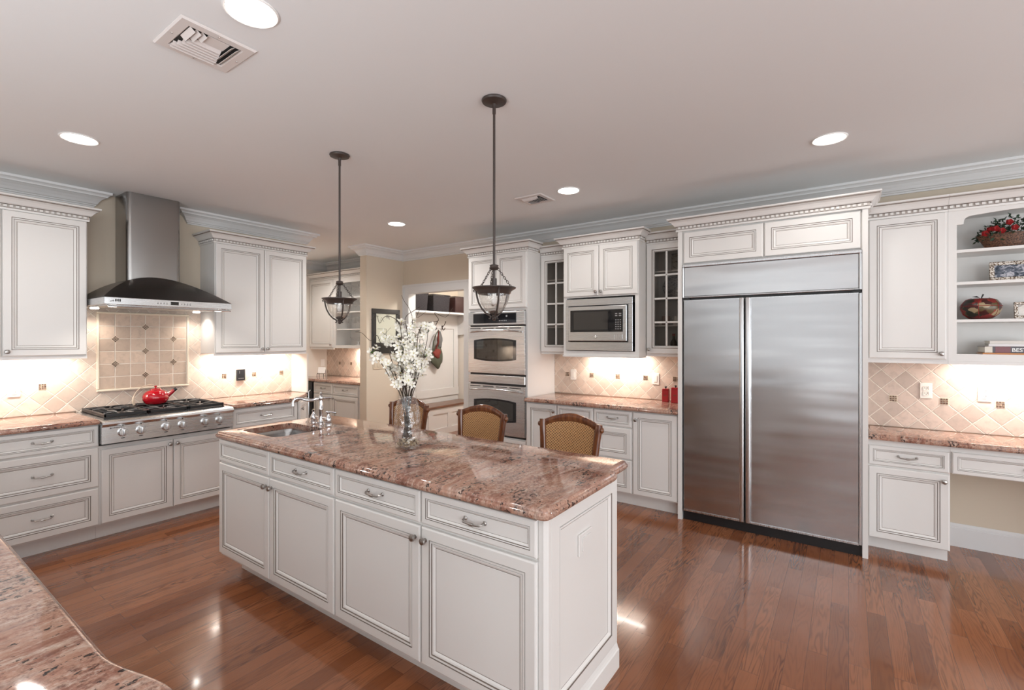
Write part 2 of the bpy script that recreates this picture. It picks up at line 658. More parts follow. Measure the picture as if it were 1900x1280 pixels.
def cornice(par, path, z, dent=True, name='cornice'):
    """moulding with a row of small dentil beads, along a level local path"""
    bm = B()
    sweep(bm, path, [(o, z + q) for o, q in CROWN], CROWNM)
    if dent:
        for a, b in zip(path, path[1:]):
            a, b = Vector(a), Vector(b)
            d = b - a
            L = d.length
            if L < 0.05: continue
            d.normalize()
            nr = Vector((d.y, -d.x))
            n = int(L / 0.031)
            for i in range(n):
                p = a + d * ((i + 0.5) * L / n) + nr * 0.0095
                q = []
                for s1, s2 in ((-1, 0), (1, 0), (1, 1), (-1, 1)):
                    w = p + d * (0.009 * s1) + nr * (0.011 * s2)
                    q.append((w.x, w.y))
                lo = [bm.verts.new((*w, z + 0.008)) for w in q]
                hi = [bm.verts.new((*w, z + 0.024)) for w in q]
                bm.faces.new(lo[::-1]); bm.faces.new(hi)
                for k in range(4):
                    bm.faces.new((lo[k], lo[(k + 1) % 4], hi[(k + 1) % 4], hi[k]))
    return ob(name, bm, [PAINT, GLAZE, WASH], par)


# shared pulls
def knob_mesh():
    bm = B()
    M = Matrix.Rotation(R(90), 3, 'X')
    lathe(bm, [(0.0, 0.0), (0.009, 0.0), (0.009, 0.002), (0.005, 0.004), (0.005, 0.010), (0.0145, 0.015), (0.016, 0.020), (0.0135, 0.026), (0.006, 0.029), (0, 0.029)], seg=16, M=M)
    return bm


def pull_mesh(L=0.10):
    bm = B()
    h = L / 2
    pts = [(-h, 0, 0.004), (-h, -0.012, 0.004), (-h * 0.93, -0.022, 0.002)]
    for i in range(9):
        s = -0.8 + 1.6 * i / 8
        pts.append((h * s, -0.026, -0.004 * (1 - s * s)))
    pts += [(h * 0.93, -0.022, 0.002), (h, -0.012, 0.004), (h, 0, 0.004)]
    tube(bm, pts, 0.0042, 8)
    for s in (-1, 1):
        lathe(bm, [(0, 0), (0.009, 0), (0.009, 0.003), (0.006, 0.006), (0, 0.006)], (s * h, 0, 0.004), 12, Matrix.Rotation(R(90), 3, 'X'))
    lathe(bm, [(0, -0.012), (0.006, -0.011), (0.0068, 0), (0.006, 0.011), (0, 0.012)], (0, -0.026, -0.004), 10, Matrix.Rotation(R(90), 3, 'Y'))
    return bm


_cache = {}


def pull(kind, par, loc):
    if kind not in _cache:
        o = ob('knob' if kind == 'knob' else 'handle', knob_mesh() if kind == 'knob' else pull_mesh(), PEWTER, par, True, loc)
        _cache[kind] = o
        return o
    return inst(_cache[kind], par, loc)


def fronts(par, lst, y=0.0):
    """lst: (kind, x0, x1, z0, z1, pull) kind door/drawer/drawer_front; pull (x, z) of the knob, or True for a centred bow handle"""
    for kind, x0, x1, z0, z1, pl in lst:
        bm = B()
        k = min(1.0, min(x1 - x0, z1 - z0) / 0.26)
        k = max(0.5, k)
        panel(bm, x0 + 0.0015, x1 - 0.0015, z0 + 0.0015, z1 - 0.0015, y, door_loops(k))
        o = ob(kind, bm, [PAINT, GLAZE], par)
        if pl is True:
            pull('pull', o, ((x0 + x1) / 2, y - 0.009, (z0 + z1) / 2))
        elif pl:
            pull('knob', o, (pl[0], y - 0.02, pl[1]))


def cabinet(name, label, loc, rz, w, d, z0, z1, fr, toe=None, crown=None, group=None, rail=True, cat='cabinet'):
    """local x to the right along the front, front plane y = 0, wall at y = d"""
    t = thing(name, label, cat, loc, rz, group)
    bm = B()
    box(bm, 0, w, 0, d, z0, z1)
    if rail and toe is None:      # light rail under a wall cabinet
        box(bm, 0, w, -0.004, 0.018, z0 - 0.022, z0 - 0.0005)
    ob('carcass', bm, PAINT, t)
    if toe is not None:
        bm = B()
        box(bm, toe[0], w - toe[1], 0.075, d, 0, z0 - 0.0005)
        ob('toe_kick', bm, PAINT, t)
    fronts(t, fr)
    if crown:
        cornice(t, crown, z1)
    return t

# ------------------------------------------------------------------ the room
XE, YN = 4.78, 5.29          # wall behind the refrigerator, wall behind the range
bm = B(); box(bm, -5.1, 6.7, -6.1, 7.4, -0.06, 0); struct('floor', bm, FLOORM)
bm = B(); box(bm, -5.1, 6.7, -6.1, 7.4, CEIL, CEIL + 0.08); struct('ceiling', bm, CEILP)
bm = B(); box(bm, -5.1, 3.25, YN, YN + 0.14, 0, CEIL); struct('wall_north', bm, OLIVE)
bm = B(); box(bm, 4.125, 4.7795, YN, YN + 0.136, 0, CEIL); struct('wall_pier', bm, OLIVE)
bm = B()
box(bm, XE, XE + 0.115, -6.1, 4.117, 0, CEIL)
box(bm, XE, XE + 0.115, 4.117, 5.187, 2.19, CEIL)
box(bm, XE, XE + 0.115, 5.187, 7.3, 0, CEIL)
struct('wall_east', bm, OLIVE)
bm = B(); box(bm, 3.13, 3.25, YN + 0.141, 7.15, 0, CEIL); struct('wall_passage', bm, WALLWHITE)
bm = B(); box(bm, 3.13, 4.7795, 7.15, 7.27, 0, CEIL); struct('wall_nook', bm, WALLWHITE)
bm = B(); box(bm, 3.061, 3.078, 4.965, YN - 0.0005, 0.926, 1.36); struct('wall_return', bm, WALLWHITE)


REARWALL = paint('grey_wall_paint', (0.50, 0.51, 0.52), 0.7)


def holed_wall(name, axis, at, thick, lo, hi, holes, zz):
    bm = B()
    def bx(a, b, z0, z1):
        if axis == 'x': box(bm, at - thick, at, a, b, z0, z1)
        else: box(bm, a, b, at - thick, at, z0, z1)
    cur = lo
    for a, b in holes:
        bx(cur, a, 0, CEIL); bx(a, b, 0, zz[0]); bx(a, b, zz[1], CEIL)
        cur = b
    bx(cur, hi, 0, CEIL)
    return struct(name, bm, REARWALL)


holed_wall('wall_west', 'x', XW, 0.1, -6.1, YN, [(-5.4, -2.4)], (0.6, 2.4))
holed_wall('wall_south', 'y', YS, 0.1, XW, XE, [(-4.0, -1.0), (0.6, 3.6)], (0.4, 2.5))
for k, (axis, at, a, b, z0, z1, _k) in enumerate(WINS):
    bm = B()
    def fr(u0, u1, w0, w1, d0=-0.03, d1=0.02):
        if axis == 'x': box(bm, at + d0, at + d1, u0, u1, w0, w1)
        else: box(bm, u0, u1, at + d0, at + d1, w0, w1)
    fr(a - 0.09, a, z0 - 0.09, z1 + 0.09, 0); fr(b, b + 0.09, z0 - 0.09, z1 + 0.09, 0)
    fr(a, b, z1, z1 + 0.09, 0); fr(a, b, z0 - 0.09, z0, 0)
    m_ = (a + b) / 2
    fr(m_ - 0.03, m_ + 0.03, z0, z1); fr(a, b, (z0 + z1) / 2 - 0.02, (z0 + z1) / 2 + 0.02)
    struct('window_%d' % (k + 1), bm, TRIM)

# mudroom beyond the doorway
bm = B(); box(bm, XE + 0.116, 6.6, 5.72, 5.84, 0, CEIL); struct('wall_locker', bm, OLIVE)
bm = B(); box(bm, 6.44, 6.56, 2.4, 5.7195, 0, CEIL); struct('wall_mudroom', bm, WALLWHITE)
bm = B(); box(bm, XE + 0.116, 6.44, 2.4, 2.5, 0, CEIL); struct('wall_hall', bm, OLIVE)

# crown along the ceiling
CC = [(0.0, -0.13), (0.012, -0.13), (0.014, -0.118), (0.022, -0.114), (0.022, -0.106), (0.030, -0.100), (0.038, -0.082), (0.054, -0.060), (0.074, -0.046),
      (0.086, -0.042), (0.088, -0.034), (0.096, -0.026), (0.108, -0.020), (0.112, -0.018), (0.112, -0.0005), (0.0, -0.0005)]
CC = [(o, CEIL + z) for o, z in CC]
bm = B(); sweep(bm, [(XW, YN), (1.278, YN), (1.278, YN + 0.002)], CC); struct('trim_1', bm, TRIM)
bm = B()
sweep(bm, [(2.007, YN + 0.002), (2.007, YN), (3.25, YN), (3.25, 7.15), (XE, 7.15), (XE, YN + 0.136), (4.125, YN + 0.136), (4.125, YN), (XE, YN), (XE, YS)], CC)
struct('trim_2', bm, TRIM)
# doorway casing and jambs
bm = B()
CAS = [(0.0, 0), (0.0, 0.0)]
for y0, y1, z0, z1 in ((5.187, 5.2895, 0, 2.303), (4.004, 4.117, 0, 2.303), (4.117, 5.187, 2.19, 2.303)):
    box(bm, XE - 0.016, XE - 0.0005, y0, y1, z0, z1)
for y0, y1, z0, z1 in ((5.262, 5.2895, 0, 2.303), (4.004, 4.03, 0, 2.303), (4.03, 5.262, 2.277, 2.303)):
    box(bm, XE - 0.026, XE - 0.0165, y0, y1, z0, z1)
box(bm, XE - 0.014, XE + 0.125, 5.175, 5.1865, 0, 2.189)
box(bm, XE - 0.014, XE + 0.125, 4.1175, 4.129, 0, 2.189)
box(bm, XE - 0.014, XE + 0.125, 4.129, 5.175, 2.178, 2.1895)
struct('door_1', bm, TRIM)
bm = B()
BB = [(0.0, 0.0), (0.016, 0.0), (0.016, 0.135), (0.012, 0.139), (0.012, 0.147), (0.007, 0.155), (0.005, 0.168), (0.0, 0.168)]
sweep(bm, [(XE, -0.56), (XE, YS)], BB); struct('baseboard_east', bm, TRIM)


# tile backsplashes with little mosaic insets
def mosaic(bm, c, s, rot, axis, at, m=1, n=3):
    """3 x 3 chips, standing 2 mm proud; axis 'x': wall facing -y, 'y': wall facing -x"""
    st = s / n
    for i in range(n):
        for j in range(n):
            u = (i - (n - 1) / 2) * st
            v = (j - (n - 1) / 2) * st
            q = []
            for a, b in ((-1, -1), (1, -1), (1, 1), (-1, 1)):
                du, dv = u + a * st * 0.40, v + b * st * 0.40
                if rot: du, dv = (du - dv) * 0.7071, (du + dv) * 0.7071
                q.append((c[0] + du, c[1] + dv))
            def P(p, d):
                return (p[0], at - d, p[1]) if axis == 'x' else (at - d, p[0], p[1])
            lo = [bm.verts.new(P(p, 0.0)) for p in q]
            hi = [bm.verts.new(P(p, 0.0025)) for p in q]
            f = bm.faces.new(hi); f.material_index = m
            for k in range(4):
                f = bm.faces.new((lo[k], lo[(k + 1) % 4], hi[(k + 1) % 4], hi[k])); f.material_index = m


def insets(bm, pts, axis, at):
    for c in pts:
        def P(u, v, d):
            return (c[0] + u, at - d, c[1] + v) if axis == 'x' else (at - d, c[0] + u, c[1] + v)
        s = 0.027
        q = [bm.verts.new(P(u, v, 0.001)) for u, v in ((-s, -s), (s, -s), (s, s), (-s, s))]
        f = bm.faces.new(q); f.material_index = 2
        mosaic(bm, c, 0.046, False, axis, at - 0.001)


TH = 0.012
bm = B()
box(bm, -0.5, 1.172, YN - TH, YN - 0.0005, 0.926, 1.39)
box(bm, 1.172, 2.112, YN - TH, YN - 0.0005, 0.80, 1.87)
box(bm, 2.112, 3.0605, YN - TH, YN - 0.0005, 0.926, 1.38)
insets(bm, [(0.968 - 0.305, 1.145), (0.968, 1.145), (2.33, 1.145), (2.635, 1.145), (2.94, 1.145)], 'x', YN - TH)
bs = struct('backsplash_range', bm, [TILE_N, MOSAIC, PENCIL])
bm = B()
px0, px1, pz0, pz1 = 1.322, 1.985, 1.09, 1.745
box(bm, px0, px1, YN - TH - 0.004, YN - TH - 0.0005, pz0, pz1)
cs = (px1 - px0) / 6
rs = (pz1 - pz0) / 6
for ci, ri in ((3, 5), (1, 4), (5, 4), (3, 3), (1, 2), (5, 2), (3, 1)):
    def PP(u, v):
        return (px0 + ci * cs + u, YN - TH - 0.005, pz0 + ri * rs + v)
    s = 0.033
    f = bm.faces.new([bm.verts.new(PP(*q)) for q in ((-s, 0), (0, -s), (s, 0), (0, s))]); f.material_index = 2
    mosaic(bm, (px0 + ci * cs, pz0 + ri * rs), 0.041, True, 'x', YN - TH - 0.005)
ob('tile_panel', bm, [TILE_P, MOSAIC, PENCIL], bs)
bm = B()
for a, b, c, d in ((px0 - 0.02, px1 + 0.02, pz0 - 0.02, pz0), (px0 - 0.02, px1 + 0.02, pz1, pz1 + 0.02), (px0 - 0.02, px0, pz0, pz1), (px1, px1 + 0.02, pz0, pz1)):
    box(bm, a, b, YN - TH - 0.016, YN - TH - 0.0006, c, d, 0, 0.006, 2)
ob('panel_border', bm, PENCIL, bs)
bm = B()
box(bm, XE - TH, XE - 0.0005, 1.19, 2.756, 0.92, 1.42)
insets(bm, [(1.992 + 0.3 * i, 1.133) for i in (-2, -1, 0, 1, 2)], 'y', XE - TH)
struct('backsplash_counter', bm, [TILE_E, MOSAIC, PENCIL])
bm = B()
box(bm, XE - TH, XE - 0.0005, -2.0, -0.113, 0.846, 1.40)
insets(bm, [(-0.284 - 0.298 * i, 1.063) for i in range(5)], 'y', XE - TH)
struct('backsplash_desk', bm, [TILE_D, MOSAIC, PENCIL])
bm = B()
box(bm, XE - TH, XE - 0.0005, YN + 0.1365, 7.149, 0.926, 1.40)
insets(bm, [(1.992 + 0.3 * i, 1.133) for i in (13, 14, 15, 16)], 'y', XE - TH)
struct('backsplash_nook', bm, [TILE_E, MOSAIC, PENCIL])

# ------------------------------------------------------------------ cabinets along the range wall
YF = 4.644                    # face frames; doors stand 2 cm proud
UF = 4.98                     # wall cabinets
dN = YN - YF - 0.001
cabinet('drawer_base', 'white base cabinet of three drawers between peninsula and range top', (0.53, YF, 0), 0, 0.630, dN, 0.115, 0.884,
        [('drawer', 0.012, 0.628, 0.72, 0.878, True), ('drawer', 0.012, 0.628, 0.415, 0.71, True), ('drawer', 0.012, 0.628, 0.125, 0.405, True)], toe=(0, 0))
cabinet('range_cabinet', 'white two-door base cabinet directly under the steel range top', (1.161, YF, 0), 0, 0.939, dN, 0.115, 0.715,
        [('door', 0.010, 0.482, 0.125, 0.69, (0.457, 0.655)), ('door', 0.485, 0.935, 0.125, 0.69, (0.510, 0.655))], toe=(0, 0))
cabinet('drawer_base', 'white drawer base cabinet between range top and angled corner cabinet', (2.101, YF, 0), 0, 0.655, dN, 0.115, 0.884,
        [('drawer', 0.012, 0.645, 0.70, 0.878, True), ('drawer', 0.012, 0.645, 0.415, 0.69, True), ('drawer', 0.012, 0.645, 0.125, 0.405, True)], toe=(0, 0))
# angled end
ang = math.atan2(4.96 - YF, 3.055 - 2.765)
La = math.hypot(4.96 - YF, 3.055 - 2.765)
t = thing('corner_base', 'narrow angled white base cabinet at the end of the range counter', 'cabinet', (2.765, YF, 0), ang)
bm = B()
c_, s_ = math.cos(-ang), math.sin(-ang)
def loc2(x, y):
    x, y = x - 2.765, y - YF
    return (x * c_ - y * s_, x * s_ + y * c_)
pl = [loc2(*p) for p in ((2.765, YF), (3.055, 4.96), (3.055, 5.27), (2.765, 5.27))]
for z0, z1, nm, ins in ((0.115, 0.884, 'carcass', 0), (0, 0.1145, 'toe_kick', 0.06)):
    bm = B(); slab(bm, pl, [(ins, z0), (ins, z1)]); ob(nm, bm, PAINT, t)
fronts(t, [('door', 0.02, La - 0.02, 0.125, 0.875, (0.055, 0.80))])

wl = cabinet('wall_cabinet', 'white two-door wall cabinet beside the hood above the three-drawer base', (0.29, UF, 0), 0, 0.882, YN - UF - 0.001, 1.395, 2.475,
             [('door', 0.004, 0.405, 1.40, 2.462, (0.380, 1.435)), ('door', 0.410, 0.878, 1.40, 2.462, (0.434, 1.435))],
             crown=[(0, 0), (0.882, 0), (0.882, YN - UF - 0.002)])
wr = cabinet('wall_cabinet', 'white two-door wall cabinet between the hood and the passage', (2.112, UF, 0), 0, 0.948, YN - UF - 0.001, 1.385, 2.465,
             [('door', 0.004, 0.472, 1.39, 2.452, (0.448, 1.425)), ('door', 0.476, 0.944, 1.39, 2.452, (0.500, 1.425))],
             crown=[(0, YN - UF - 0.002), (0, 0), (0.948, 0), (0.948, YN - UF - 0.002)])
for nm, loc, sx, e in (('under_cabinet_light', (0.70, 5.17, 1.372), 0.8, 1.0), ('under_cabinet_light', (2.56, 5.17, 1.362), 0.78, 1.0)):
    light(nm, 'AREA', loc, E_UNDER * e, WARM, (R(12), 0, 0), shape='RECTANGLE', size=sx, size_y=0.04)

OG = [(0.012, 0), (0.004, 0.003), (0.0, 0.010), (0.0, 0.019), (0.004, 0.024), (0.0075, 0.0255), (0.0075, 0.028), (0.010, 0.034), (0.015, 0.0385), (0.022, 0.04)]
def edge(top): return [(i, top - 0.04 + z) for i, z in OG]
ZC = 0.925
def counter(name, label, poly, top=ZC, holes=()):
    bm = B(); slab(bm, poly, edge(top), 0, holes)
    return tag(ob(name, bm, GRANITE, None, 35), label, 'countertop')
counter('countertop', 'brown speckled granite countertop over the three drawers beside the range top', [(0.325, 4.60), (1.158, 4.60), (1.158, YN - 0.013), (0.325, YN - 0.013)])
counter('countertop', 'granite countertop with a clipped corner between range top and passage', [(2.104, 4.60), (2.745, 4.60), (3.06, 4.95), (3.06, YN - 0.013), (2.104, YN - 0.013)])

# peninsula in front
bm = B()
box(bm, -0.42, 0.27, 0.45, YN - 0.15, 0.10, 0.884); 
t = thing('peninsula_cabinet', 'white cabinet base under the granite peninsula in the near corner', 'cabinet', (-0.08, 2.8, 0))
tx(bm, bm.verts[:], Matrix.Translation((0.08, -2.8, 0)))
ob('carcass', bm, PAINT, t)
bm = B(); box(bm, -0.30, 0.25, -2.3, 2.2, 0, 0.0995); ob('toe_kick', bm, PAINT, t)
pen = [(-0.5, 0.40), (0.30, 0.40), (0.348, 0.47)]
for i in range(9):
    a = i / 8
    pen.append((0.352 - 0.042 * (0.5 - 0.5 * math.cos(math.pi * a)), 0.95 + 0.24 * a))
pen += [(0.310, YN - 0.11), (-0.5, YN - 0.11)]
counter('peninsula_countertop', 'pink and grey granite peninsula countertop close to the viewer', pen)

# ------------------------------------------------------------------ cabinets along the refrigerator wall (local x runs towards the viewer's right)
XB, XU = 4.175, 4.47
RE = R(-90)
def east(name, label, y_left, w, xf, z0, z1, fr, **kw):
    return cabinet(name, label, (xf, y_left, 0), RE, w, XE - xf - 0.014, z0, z1, fr, **kw)
east('base_cabinet', 'white single-door base cabinet beside the double oven tower', 2.752, 0.371, XB, 0.115, 0.876, [('door', 0.012, 0.367, 0.125, 0.868, (0.34, 0.80))], toe=(0, 0))
east('base_cabinet', 'white base cabinet with drawer over door behind the nearest stool', 2.380, 0.397, XB, 0.115, 0.876,
     [('drawer', 0.004, 0.393, 0.725, 0.868, None), ('door', 0.004, 0.393, 0.125, 0.715, (0.36, 0.66))], toe=(0, 0))
east('drawer_base', 'white three-drawer base cabinet next to the tall single-door base', 1.982, 0.382, XB, 0.115, 0.876,
     [('drawer', 0.004, 0.378, 0.722, 0.868, True), ('drawer', 0.004, 0.378, 0.432, 0.712, None), ('drawer', 0.004, 0.378, 0.125, 0.422, None)], toe=(0, 0))
east('base_cabinet', 'white full-height single-door base cabinet touching the refrigerator panel', 1.599, 0.409, XB, 0.115, 0.876, [('door', 0.006, 0.402, 0.125, 0.868, (0.035, 0.80))], toe=(0, 0))
counter('countertop', 'granite countertop under the microwave with red canisters on it', [(XE - 0.013, 1.19), (XE - 0.013, 2.755), (4.125, 2.755), (4.125, 1.19)], 0.918)

# microwave cabinet
zt = 2.447
t = thing('microwave_cabinet', 'white cabinet holding the built-in microwave under two small doors', 'cabinet', (4.27, 2.364, 0), RE)
bm = B()
d_ = XE - 4.27 - 0.014
box(bm, 0, 0.786, 0, d_, 1.935, zt); box(bm, 0, 0.036, 0, d_, 1.41, 1.9345); box(bm, 0.75, 0.786, 0, d_, 1.41, 1.9345)
box(bm, 0, 0.786, 0, d_, 1.365, 1.4095); box(bm, 0.036, 0.75, 0.35, d_, 1.41, 1.9345)
box(bm, -0.006, 0.792, -0.012, 0.18, 1.350, 1.3645)
ob('carcass', bm, PAINT, t)
fronts(t, [('door', 0.006, 0.391, 1.945, zt - 0.012, (0.365, 1.985)), ('door', 0.395, 0.780, 1.945, zt - 0.012, (0.421, 1.985))])
cornice(t, [(0, 0.12), (0, 0), (0.786, 0), (0.786, 0.12)], zt)
light('under_cabinet_light', 'AREA', (4.66, 1.97, 1.345), E_UNDER * 0.8, WARM, (0, R(-12), 0), shape='RECTANGLE', size=0.04, size_y=0.62)


def glass_cabinet(label, y_left, w, knob, hinge_knob_x):
    z0, z1 = 1.385, 2.432
    t = thing('glass_cabinet', label, 'cabinet', (XU, y_left, 0), RE)
    d = XE - XU - 0.014
    bm = B()
    box(bm, 0, 0.018, 0, d, z0, z1); box(bm, w - 0.018, w, 0, d, z0, z1); box(bm, 0.018, w - 0.018, 0, d, z1 - 0.02, z1)
    box(bm, 0.018, w - 0.018, 0, d, z0, z0 + 0.02); box(bm, 0.018, w - 0.018, d - 0.01, d, z0 + 0.02, z1 - 0.02)
    box(bm, 0, w, -0.004, 0.018, z0 - 0.022, z0 - 0.0005)
    ob('carcass', bm, PAINT, t)
    for z in (1.66, 1.915, 2.17):
        bm = B(); box(bm, 0.0185, w - 0.0185, 0.03, d - 0.0105, z - 0.014, z); ob('shelf', bm, PAINT, t)
    # door: frame ring with muntins
    bm = B()
    a0, a1, c0, c1 = 0.003, w - 0.003, z0 + 0.003, z1 - 0.012
    st = 0.075
    lo = [(0, 0, 0), (0, 0.014, 0), (0.0015, 0.017, 0), (0.006, 0.02, 0), (st - 0.024, 0.02, 0), (st - 0.022, 0.016, 1), (st - 0.018, 0.016, 1), (st - 0.016, 0.019, 0), (st - 0.006, 0.017, 0), (st - 0.003, 0.012, 1), (st, 0.010, 0), (st, 0.0, 0)]
    prev = None
    first = None
    for ins, out, m in lo:
        ring = [bm.verts.new(p) for p in ((a0 + ins, -out - 0.0005, c0 + ins), (a1 - ins, -out - 0.0005, c0 + ins), (a1 - ins, -out - 0.0005, c1 - ins), (a0 + ins, -out - 0.0005, c1 - ins))]
        if prev:
            for i in range(4):
                f = bm.faces.new((prev[i], prev[(i + 1) % 4], ring[(i + 1) % 4], ring[i])); f.material_index = m
        else:
            first = ring
        prev = ring
    for i in range(4):
        bm.faces.new((prev[i], prev[(i + 1) % 4], first[(i + 1) % 4], first[i]))
    o = ob('door', bm, [PAINT, GLAZE], t)
    bm = B()
    i0, i1, j0, j1 = a0 + st, a1 - st, c0 + st, c1 - st
    mx = (i0 + i1) / 2
    box(bm, mx - 0.009, mx + 0.009, -0.018, -0.004, j0, j1, 0, 0.003)
    for q in (1, 2, 3):
        z = j0 + (j1 - j0) * q / 4
        box(bm, i0, i1, -0.018, -0.004, z - 0.009, z + 0.009, 0, 0.003)
    ob('muntin', bm, PAINT, o)
    bm = B(); box(bm, i0 - 0.004, i1 + 0.004, -0.0038, -0.001, j0 - 0.004, j1 + 0.004); ob('glass_pane', bm, DOORG, o)
    if knob:
        pull('knob', o, (hinge_knob_x, -0.0205, 1.43))
    cornice(t, [(0, 0), (w, 0)], z1)
    return t
glass_cabinet('narrow white glass-fronted cabinet between oven tower and microwave', 2.752, 0.384, False, 0)
glass_cabinet('narrow white glass-fronted cabinet between microwave and refrigerator', 1.574, 0.384, True, 0.03)

# oven tower
t = thing('oven_tower', 'tall white cabinet tower housing the double oven by the doorway', 'cabinet', (4.205, 3.563, 0), RE)
d_ = XE - 4.205 - 0.001
bm = B()
box(bm, 0, 0.805, 0, d_, 1.835, 2.465); box(bm, 0, 0.020, 0, d_, 0.10, 1.8345); box(bm, 0.785, 0.805, 0, d_, 0.0, 1.8345)
box(bm, 0.02, 0.785, 0, d_, 0.10, 0.46); box(bm, 0.02, 0.785, 0.4, d_, 0.46, 1.8345)
ob('carcass', bm, PAINT, t)
bm = B(); box(bm, 0.0, 0.784, 0.07, d_, 0, 0.0995); ob('toe_kick', bm, PAINT, t)
fronts(t, [('door', 0.006, 0.400, 1.860, 2.45, (0.372, 1.90)), ('door', 0.404, 0.799, 1.860, 2.45, (0.432, 1.90)), ('drawer', 0.006, 0.799, 0.125, 0.45, True)])
cornice(t, [(0, d_ - 0.02), (0, 0), (0.805, 0), (0.805, 0.19)], 2.465)

# refrigerator surround
t = thing('refrigerator_surround', 'white panels and two short cabinet doors framing the refrigerator', 'cabinet', (4.14, 1.188, 0), RE)
d_ = XE - 4.14 - 0.001
bm = B()
box(bm, 0, 0.034, 0, d_, 0, 2.447); box(bm, 1.266, 1.299, 0, d_, 0, 2.447); box(bm, 0.034, 1.266, 0.022, d_, 2.155, 2.447)
ob('carcass', bm, PAINT, t)
fronts(t, [('door', 0.046, 0.646, 2.163, 2.428, None), ('door', 0.654, 1.258, 2.163, 2.428, None)], 0.022)
cornice(t, [(0, 0.25), (0, 0), (1.299, 0), (1.299, 0.25)], 2.447)

# desk side
XD = 4.343
t = cabinet('desk_cabinet', 'white desk cabinet of one drawer over one door beside the refrigerator', (XD, -0.113, 0), RE, 0.447, XE - XD - 0.014, 0.095, 0.802,
            [('drawer', 0.004, 0.443, 0.622, 0.765, True), ('door', 0.004, 0.443, 0.098, 0.612, (0.415, 0.565))], toe=(0, 0.004))
t = thing('pencil_drawer', 'wide shallow white desk drawer hung above the open kneehole', 'drawer', (XD, -0.561, 0), RE)
bm = B(); box(bm, 0, 1.0, 0, 0.40, 0.625, 0.802); ob('carcass', bm, PAINT, t)
fronts(t, [('drawer', 0.006, 0.80, 0.622, 0.770, True)])
east('desk_cabinet', 'white desk cabinet on the far side of the kneehole', -1.562, 0.438, XD, 0.095, 0.802, [('door', 0.004, 0.434, 0.098, 0.765, None)], toe=(0, 0))
counter('desk_countertop', 'granite desk countertop beside the refrigerator, set lower than the others', [(XE - 0.013, -2.0), (XE - 0.013, -0.114), (4.29, -0.114), (4.29, -2.0)], 0.845)
east('wall_cabinet', 'white single-door wall cabinet between refrigerator and open shelves', -0.113, 0.452, XU, 1.375, 2.425, [('door', 0.01, 0.443, 1.385, 2.412, (0.415, 1.425))],
     crown=[(0, 0), (0.452, 0)])
# open shelves with a scalloped head
t = thing('open_shelf_cabinet', 'white open shelf cabinet with scalloped top holding ornaments', 'cabinet', (XU, -0.566, 0), RE)
w, d_ = 0.96, XE - XU - 0.001
z0, z1 = 1.375, 2.425
bm = B()
box(bm, 0, 0.018, 0.021, d_, z0, z1); box(bm, w - 0.018, w, 0.021, d_, z0, z1); box(bm, 0.018, w - 0.018, 0.021, d_, z1 - 0.02, z1)
box(bm, 0.018, w - 0.018, 0.021, d_, z0, 1.422); box(bm, 0.018, w - 0.018, d_ - 0.01, d_, 1.422, z1 - 0.02)
box(bm, 0, w, -0.004, 0.018, z0 - 0.022, z0 - 0.0005)
ob('carcass', bm, PAINT, t)
bm = B()
a = 0.045
box(bm, 0, a, 0, 0.0205, z0, z1); box(bm, w - a, w, 0, 0.0205, z0, z1); box(bm, a, w - a, 0, 0.0205, z0, 1.424)
half = [(a, 2.315), (a + 0.034, 2.315), (a + 0.036, 2.335)]
for i in range(1, 9):
    q = R(90 * i / 8)
    half.append((a + 0.036 + 0.045 * (1 - math.cos(q)), 2.335 + 0.035 * math.sin(q)))
half += [(a + 0.16, 2.377), (a + 0.25, 2.383), (w / 2, 2.387)]
pr = half + [(w - x, z) for x, z in half[:-1][::-1]]
cols = [[bm.verts.new((x, y, zz)) for y, zz in ((0, z), (0.0205, z), (0.0205, z1), (0, z1))] for x, z in pr]
for p, q in zip(cols, cols[1:]):
    for k in range(4): bm.faces.new((p[k], p[(k + 1) % 4], q[(k + 1) % 4], q[k]))
ob('face_frame', bm, PAINT, t)
SHZ = (1.663, 1.9225, 2.145)
for z in SHZ:
    bm = B(); box(bm, 0.0185, w - 0.0185, 0.022, d_ - 0.0105, z - 0.02, z); ob('shelf', bm, PAINT, t)
cornice(t, [(0, 0), (w, 0)], z1)
light('under_cabinet_light', 'AREA', (4.66, -0.98, 1.35), E_UNDER * 0.85, WARM, (0, R(-12), 0), shape='RECTANGLE', size=0.04, size_y=0.62)

# nook cabinets behind the pier
t = cabinet('wall_cabinet', 'white single-door wall cabinet deep in the nook behind the pier', (XU, 7.148, 0), RE, 0.63, XE - XU - 0.001, 1.385, 2.47,
            [('door', 0.01, 0.62, 1.395, 2.445, (0.585, 1.435))], crown=[(0, 0), (0.63, 0)])
t = thing('glassware_cabinet', 'white nook cabinet with open lit shelves of stemware', 'cabinet', (XU, 6.516, 0), RE)
w, d_ = 1.08, XE - XU - 0.001
z0, z1 = 1.385, 2.47
bm = B()
box(bm, 0, 0.018, 0.0205, d_, z0, z1); box(bm, w - 0.018, w, 0.0205, d_, z0, z1); box(bm, 0.018, w - 0.018, 0.0205, d_, z1 - 0.02, z1)
box(bm, 0.018, w - 0.018, 0.0205, d_, z0, 1.43); box(bm, 0.018, w - 0.018, d_ - 0.01, d_, 1.43, z1 - 0.02)
box(bm, 0, 0.045, 0, 0.02, z0, z1); box(bm, w - 0.35, w, 0, 0.02, z0, z1); box(bm, 0.045, w - 0.35, 0, 0.02, z0, 1.43); box(bm, 0.045, w - 0.35, 0, 0.02, 2.38, z1)
ob('carcass', bm, PAINT, t)
NZ = (1.681, 1.943, 2.16)
